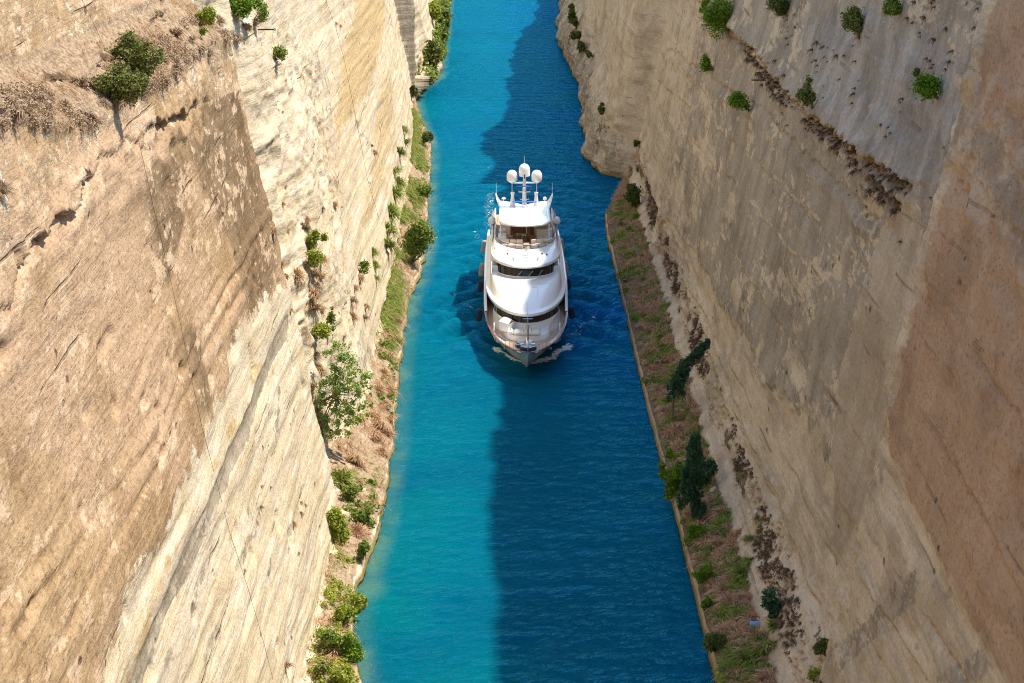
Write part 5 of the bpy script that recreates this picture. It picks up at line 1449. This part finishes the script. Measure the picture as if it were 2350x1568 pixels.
for i, (u, v, s) in enumerate([(23, 237, 52), (31, 262, 56), (75, 228, 40), (115, 228, 40), (147, 247, 46), (106, 268, 44), (200, 272, 48), (181, 190, 36), (212, 196, 44), (400, 152, 50), (415, 131, 36), (371, 194, 40), (459, 119, 48), (478, 128, 40), (515, 84, 42), (540, 90, 38), (562, 66, 36), (584, 60, 30), (3, 440, 60), (238, 240, 34), (60, 262, 40), (400, 80, 44), (440, 95, 40), (500, 50, 38)]):
    tuft(u, v, s, G_GREY, 'grey dead scrub mound on the ledge high on the sunlit wall', 'grey scrub on the high ledge', i, 'dead_scrub', 'dead scrub')
tuft(783, 1110, 78, G_GREEN, 'large fountain-like green grass clump above the mossy plant', None, 3, 'pampas_clump', 'grass clump')
tuft(812, 1062, 50, G_DRY, 'brown dry tuft beside the fountain-like green clump', None, 1)
tuft(820, 1115, 40, G_DRY, 'brown dry tuft on the bank, lower down beside the fountain-like clump', None, 2)
tuft(818, 1225, 56, G_PINK, 'round pale dry tuft between two green bushes on the white bank', None, 4)
tuft(760, 1500, 70, G_DRY, 'wide tawny dry tuft at the wall foot near the bottom of the picture', None, 0)
for i, (u, v, s) in enumerate([(925, 300, 34), (915, 350, 40), (905, 400, 50), (905, 450, 56), (893, 490, 56), (888, 530, 60), (885, 565, 56), (930, 330, 36), (912, 425, 44)]):
    tuft(u, v, s, G_GREEN, 'long arching green grass clump in the strip at the foot of the far sunlit wall', 'green clumps at the far sunlit wall foot', i, 'grass_clump', 'grass clump')
for i, (u, v, s) in enumerate([(858, 960, 46), (870, 985, 50), (880, 935, 44), (868, 900, 40), (880, 860, 36), (890, 820, 36), (900, 780, 34), (862, 1010, 44), (893, 900, 34), (875, 1040, 36), (918, 700, 34), (905, 740, 34), (896, 965, 40), (890, 1000, 36)]):
    tuft(u, v, s, G_PINK, 'pinkish dry tuft hanging over the edge of the sunlit bank', 'pinkish tufts along the sunlit bank', i)

# ---- shaded side
B('pine_tree', 'pine', 'large rounded bright pine at the top edge of the shaded wall', 1676, 42, 66, 110, L_PINE, 101, .13, 6500, 12, out=.35, cl_r=.36)
B('pine_tree', 'pine', 'darker pine touching the large rounded one on its water side', 1634, 22, 36, 60, L_PINE, 102, .13, 2200, 7, out=.3)
B('pine_tree', 'pine', 'dark round pine cut by the top edge above the grooved wall', 1802, 10, 58, 60, L_DARK, 103, .12, 3600, 8, out=.3)
B('pine_tree', 'pine', 'tall loose olive green pine on the pale streaked wall', 1972, 55, 52, 90, L_JUN, 104, .12, 3600, 9, out=.3)
B('pine_tree', 'pine', 'light green pine by the corner of the dark grey rock at the top edge', 2064, 14, 46, 50, L_MID, 105, .11, 2400, 7, out=.3)
B('wall_shrub', 'shrub', 'small round green shrub alone on the shaded wall below the large pine', 1637, 146, 36, 40, L_PINE, 106, .13, 1500, 6, out=.4)
B('wall_shrub', 'shrub', 'rounded green shrub on the shaded wall under the iron bracket', 1718, 237, 50, 52, L_PINE, 107, .12, 2600, 7, out=.4)
B('wall_shrub', 'shrub', 'upright olive shrub growing from the dark groove of the shaded wall', 1862, 222, 40, 78, L_JUN, 108, .12, 2400, 8, out=.35)
B('wall_shrub', 'shrub', 'dark green shrub leaning out beside the rusty wall', 2152, 198, 62, 80, L_PINE, 109, .10, 3400, 9, out=.4, cl_r=.3)
B('wall_shrub', 'shrub', 'tiny grey green cushion on the pale streaked wall', 2107, 166, 20, 22, L_JUN, 110, .08, 600, 4)
B('bank_shrub', 'shrub', 'dull green shrub on the rock spur in front of the dark cove', 1467, 448, 36, 56, L_DARK, 111, .24, 1500, 7)
B('bank_shrub', 'shrub', 'tiny green shrub near the foot of the far shaded wall', 1467, 332, 14, 18, L_DARK, 112, .25, 300, 4)
B('bank_shrub', 'shrub', 'dark shrub high on the far wall beside the pale rock face', 1322, 45, 26, 60, L_DARK, 113, .4, 900, 7)
B('bank_shrub', 'shrub', 'dark green shrub in the rock fold of the far shaded bank', 1330, 80, 24, 26, L_DARK, 114, .35, 600, 5)
B('bank_shrub', 'shrub', 'dark green shrub just under the rock fold of the far shaded bank', 1341, 106, 22, 26, L_DARK, 115, .35, 500, 5)
B('bank_shrub', 'shrub', 'small brown green shrub halfway up the far rough rock', 1360, 124, 18, 18, L_JUN, 116, .3, 400, 4)
B('bank_shrub', 'shrub', 'brown green shrub low on the far rough rock above the cove', 1384, 250, 18, 30, L_JUN, 117, .3, 500, 5)
B('bank_shrub', 'shrub', 'broad green shrub beside the tall dark conifer on the shaded bank', 1550, 1090, 56, 110, L_PINE, 118, .14, 3000, 10, out=.2)
B('bank_shrub', 'shrub', 'blue green shrub on the track side of the tall dark conifer', 1630, 1085, 40, 90, L_TEAL, 119, .14, 2000, 8, out=.2)
B('bank_shrub', 'shrub', 'dark blue green sapling on the edge of the dirt track', 1775, 1382, 56, 90, L_TEAL, 120, .13, 2300, 9, out=.1, shell=.3)
B('bank_shrub', 'shrub', 'dark round shrub at the corner of the light rock near the bottom', 1897, 1488, 34, 54, L_DARK, 121, .10, 2200, 6)
B('bank_shrub', 'shrub', 'bright yellow green shrub at the very bottom, below the dark round one', 1882, 1546, 36, 40, L_BRIGHT, 122, .10, 1700, 6)
B('bank_shrub', 'shrub', 'dark green shrub by the water near the bottom of the shaded bank', 1644, 1478, 50, 56, L_DARK, 123, .13, 2200, 7, out=.1)
B('bank_shrub', 'shrub', 'mid green shrub among pinkish grass halfway between conifer and blue drum', 1602, 1218, 56, 44, L_PINE, 124, .13, 2000, 7, out=.1)
B('bank_shrub', 'shrub', 'mid green shrub near the water level with the dark sapling', 1628, 1380, 36, 44, L_PINE, 125, .13, 1500, 6, out=.1)
B('bank_shrub', 'shrub', 'light green shrub near the water just below the mid green one in the pinkish grass', 1622, 1322, 52, 46, L_PINE, 126, .13, 1900, 7, out=.1)

def slender_tree(name, label, cat, basepx, tippx, spread, mat, seed, n, leaf, bnd=.12, f0=.32):
    """stem from its root to its tip with drooping sprays along the upper part"""
    rng = np.random.default_rng(seed)
    p, sc = px_place(*basepx, 1)
    r = ray(*tippx); t = (p.y - .3) / r[1]
    tip = Vector((r[0] * t, r[1] * t, CAMH + r[2] * t)) - p
    e = empty(name, p); tag(e, label, cat)
    bend = Vector((-bnd * tip.length * (1 if tip.x > 0 else -1), 0, .08 * tip.length))
    def at(f): return tip * f + bend * math.sin(math.pi * f)
    MB().tube([tuple(at(f)) for f in np.linspace(0, 1, 8)], [.09, .085, .075, .065, .05, .04, .025, .01], 7).build('trunk', BARK, e, origin=(0, 0, 0))
    cl = []; br = MB()
    for f in np.linspace(f0, 1.0, 34):
        c = at(f); w_ = spread * (1.1 - f) * 1.0 + .12
        for _ in range(4):
            a = rng.uniform(0, 2 * math.pi); d = Vector((math.cos(a), math.sin(a), -.45)) * w_ * rng.uniform(.5, 1.1)
            q = c + d; cl.append((q.x, q.y, q.z - .15, .12 + .13 * rng.random(), .8, .8, 2.2)); cl.append((c.x + d.x * .55, c.y + d.y * .55, c.z + d.z * .55, .12 + .1 * rng.random(), 1, 1, 1.4))
            br.tube([tuple(c), tuple(c + d * .6 + Vector((0, 0, .08))), tuple(q)], [.02, .014, .005], 5)
    V, F = leaf_arrays(rng, cl, n, leaf, -.1, 2.4, .1)
    link('crown', mesh_np('crown', V, F, False), mat, e)
    br.build('branches', BARK, e, origin=(0, 0, 0))
slender_tree('eucalyptus_tree', 'slender dark tree leaning over the track from a thin bare stem', 'tree', (1543, 965), (1626, 782), 1.0, L_TEAL, 131, 5200, .13)
slender_tree('conifer_tree', 'tall dark blue green conifer standing on the shaded bank', 'tree', (1590, 1195), (1597, 1000), 1.25, L_TEAL, 132, 9000, .12, .02, .16)
tuft(1540, 930, 50, G_GREEN, 'green grass clump at the root of the slender leaning tree', None, 1, 'grass_clump', 'grass clump')
for i, (u, v, s) in enumerate([(1659, 1190, 60), (1662, 1215, 64), (1707, 1322, 66), (1700, 1345, 60), (1713, 1295, 50), (1662, 1414, 70), (1700, 1420, 56), (1713, 1527, 84), (1740, 1510, 70), (1766, 1488, 60), (1690, 1500, 60), (1672, 1545, 60), (1740, 1560, 70), (1580, 960, 46), (1600, 990, 44), (1560, 905, 44), (1556, 850, 40), (1635, 1270, 48), (1720, 1240, 40), (1527, 800, 30)]):
    tuft(u, v, s, G_GREEN, 'arching green grass clump on the shaded bank', 'green clumps on the shaded bank', i, 'grass_clump', 'grass clump')
for i, (u, v, s) in enumerate([(1590, 1180, 60), (1610, 1165, 56), (1640, 1160, 54), (1570, 1165, 50), (1630, 1240, 60), (1650, 1285, 60), (1610, 1290, 50), (1680, 1340, 60), (1660, 1365, 56), (1690, 1390, 54), (1700, 1470, 60), (1670, 1455, 60), (1730, 1465, 56), (1700, 1555, 60), (1545, 1000, 50), (1560, 1030, 50), (1530, 950, 44), (1510, 900, 40), (1500, 850, 40), (1690, 1230, 44), (1640, 1330, 50), (1500, 800, 36), (1490, 760, 34), (1480, 700, 30)]):
    tuft(u, v, s, G_PINK, 'arching pinkish dry grass clump on the shaded bank', 'pinkish clumps on the shaded bank', i, 'grass_clump', 'grass clump')
def clumps(n, mat, label, group, zlo, zhi, lo, hi, k0):
    i = 0
    while i < n:
        y = rg.uniform(116, 300) if rg.random() < .75 else rg.uniform(116, 190); z = rg.uniform(zlo, zhi)
        x = D_at(1, y, z)
        key = (mat.name, i % 5)
        o = bpy.data.objects.new('grass_clump', TUFT_ME[key]); COL.objects.link(o)
        r = rg.uniform(lo, hi)
        o.location = (x, y, z - .05); o.scale = (r, r, r * rg.uniform(.9, 1.2)); o.rotation_euler = (R(8), -R(26), rg.uniform(0, 6.28))
        tag(o, label, 'grass clump', group); i += 1
clumps(120, G_PINK, 'arching pinkish dry grass clump on the shaded bank', 'pinkish clumps on the shaded bank', 1.42, 2.4, .8, 1.6, 0)
clumps(80, G_GREEN, 'arching green grass clump on the shaded bank', 'green clumps on the shaded bank', 1.42, 2.4, .8, 1.6, 0)
tuft(1778, 1441, 44, G_GREEN, 'olive grass clump at the track edge below the dark sapling', None, 2, 'grass_clump', 'grass clump')

# ------------------------------------------------------------------ cables, brackets, drum, stones
STEEL = plain('rusty_steel', (.085, .05, .035), .7, .3, .3, 6)
def cable(label, pts, side, r=.011):
    q = [hit(u, v, side) + Vector((-side * .12, 0, 0.05)) for u, v in pts]
    e = empty('steel_cable', q[0]); tag(e, label, 'cable')
    MB().tube([tuple(a - q[0]) for a in q], r, 5).build('wire', STEEL, e, origin=(0, 0, 0))
cable('long thin steel cable sagging down the whole height of the near sunlit wall', [(312, 318), (328, 390), (350, 490), (365, 552), (390, 659), (412, 758), (440, 896), (458, 979), (495, 1118), (522, 1223), (563, 1347), (601, 1478), (622, 1562)], -1)
cable('thin steel cable crossing the upper sunlit wall above the ledge', [(184, 2), (215, 66), (231, 103), (250, 145)], -1)
cable('thin steel cable running down the pale far sunlit wall', [(745, 2), (769, 68), (789, 145), (805, 227), (824, 322), (840, 410), (868, 505)], -1, .015)
cable('thin steel cable running down the shaded wall beside the far pale face', [(1573, 2), (1551, 123), (1521, 262), (1508, 339)], 1, .012)
def bracket(label, u0, u1, v, side):
    p, sc = px_place(u0, v, side)
    L = abs(u1 - u0) / sc; d = 1 if u1 > u0 else -1
    e = empty('iron_bracket', p); tag(e, label, 'bracket')
    MB().box(min(0, d * L) - .15 * (d > 0), max(0, d * L) + .15 * (d < 0), -.05, .05, -.06, .06, .01).build('bar', STEEL, e, origin=(0, 0, 0))
    MB().tube([(d * L, 0, -.12), (d * L + d * .12, 0, 0), (d * L, 0, .12)], .035, 6).build('hook', STEEL, e, origin=(0, 0, 0))
bracket('rusty iron bar sticking out past the corner of the near sunlit block', 592, 630, 68, -1)
bracket('dark iron bar sticking out of the shaded wall above a round shrub', 1757, 1726, 184, 1)
p, sc = px_place(1731, 1440, 1)
e = empty('blue_drum', p + Vector((0, 0, .22))); tag(e, 'pale blue plastic drum lying in the grass on the shaded bank', 'drum')
M_DRUM = plain('pale_blue_plastic', (.16, .36, .58), .45, 0, .06, 3)
MB().lathe([(.18, -.32), (.22, -.29), (.22, -.12), (.235, -.1), (.22, -.08), (.22, .08), (.235, .1), (.22, .12), (.22, .29), (.18, .32)], (0, 0, 0), 18, 'x').build('body', M_DRUM, e, origin=(0, 0, 0))
MB().lathe([(.05, .31), (.05, .36), (.03, .37)], (0, 0, .1), 10, 'x').build('cap', M_OFFW, e, origin=(0, 0, 0))
MB().tube([(.45 * math.cos(a) * .6 + .1, .2, .35 + .18 * math.sin(a) + .06 * math.sin(3 * a)) for a in np.linspace(0, 5.5, 20)], .018, 5).build('wire', STEEL, e, origin=(0, 0, 0))
def stone(label, u, v, wpx, seed, side):
    rng = np.random.default_rng(seed)
    p, sc = px_place(u, v, side); s = wpx / sc / 2
    import bmesh
    bm = bmesh.new(); bmesh.ops.create_icosphere(bm, subdivisions=4, radius=1)
    co = np.array([v_.co[:] for v_ in bm.verts])
    for _ in range(9):                          # knock flat faces off a ball
        n_ = rng.normal(size=3); n_ /= np.linalg.norm(n_); h = rng.uniform(.55, .85)
        d = co @ n_; co -= np.outer(np.maximum(0, d - h), n_)
    co += .05 * np.stack([fbm(co[:, 0] * 2 + k, co[:, 1] * 2 + co[:, 2], 3, seed + k) for k in range(3)], 1)
    for v_, c in zip(bm.verts, co): v_.co = Vector(c) * s * Vector((1, 1.1, .75))[0]
    me = bpy.data.meshes.new('stone'); bm.to_mesh(me); bm.free()
    o = link('stone', me, M_STONE); o.location = p + Vector((0, 0, s * .25)); o.rotation_euler = tuple(rng.uniform(0, 3, 3))
    tag(o, label, 'stone')
t = NT('pale_stone'); q = t.noise(t.coord(), 2.5, 6); t.base(t.mix(t.rng(q, .3, .7), (.36, .32, .27), (.55, .50, .43))); t.set(Roughness=.9); M_STONE = t.m
stone('pale broken stone in the grass just past the tall dark conifer', 1638, 1134, 30, 1, 1)
stone('smaller grey stone below the pale broken one on the shaded bank', 1737, 1180, 16, 2, 1)
stone('white stone low on the ledge above the shaded track', 1528, 690, 18, 3, 1)
stone('pale stone in the grass at the bottom of the shaded bank', 1708, 1205, 16, 4, 1)
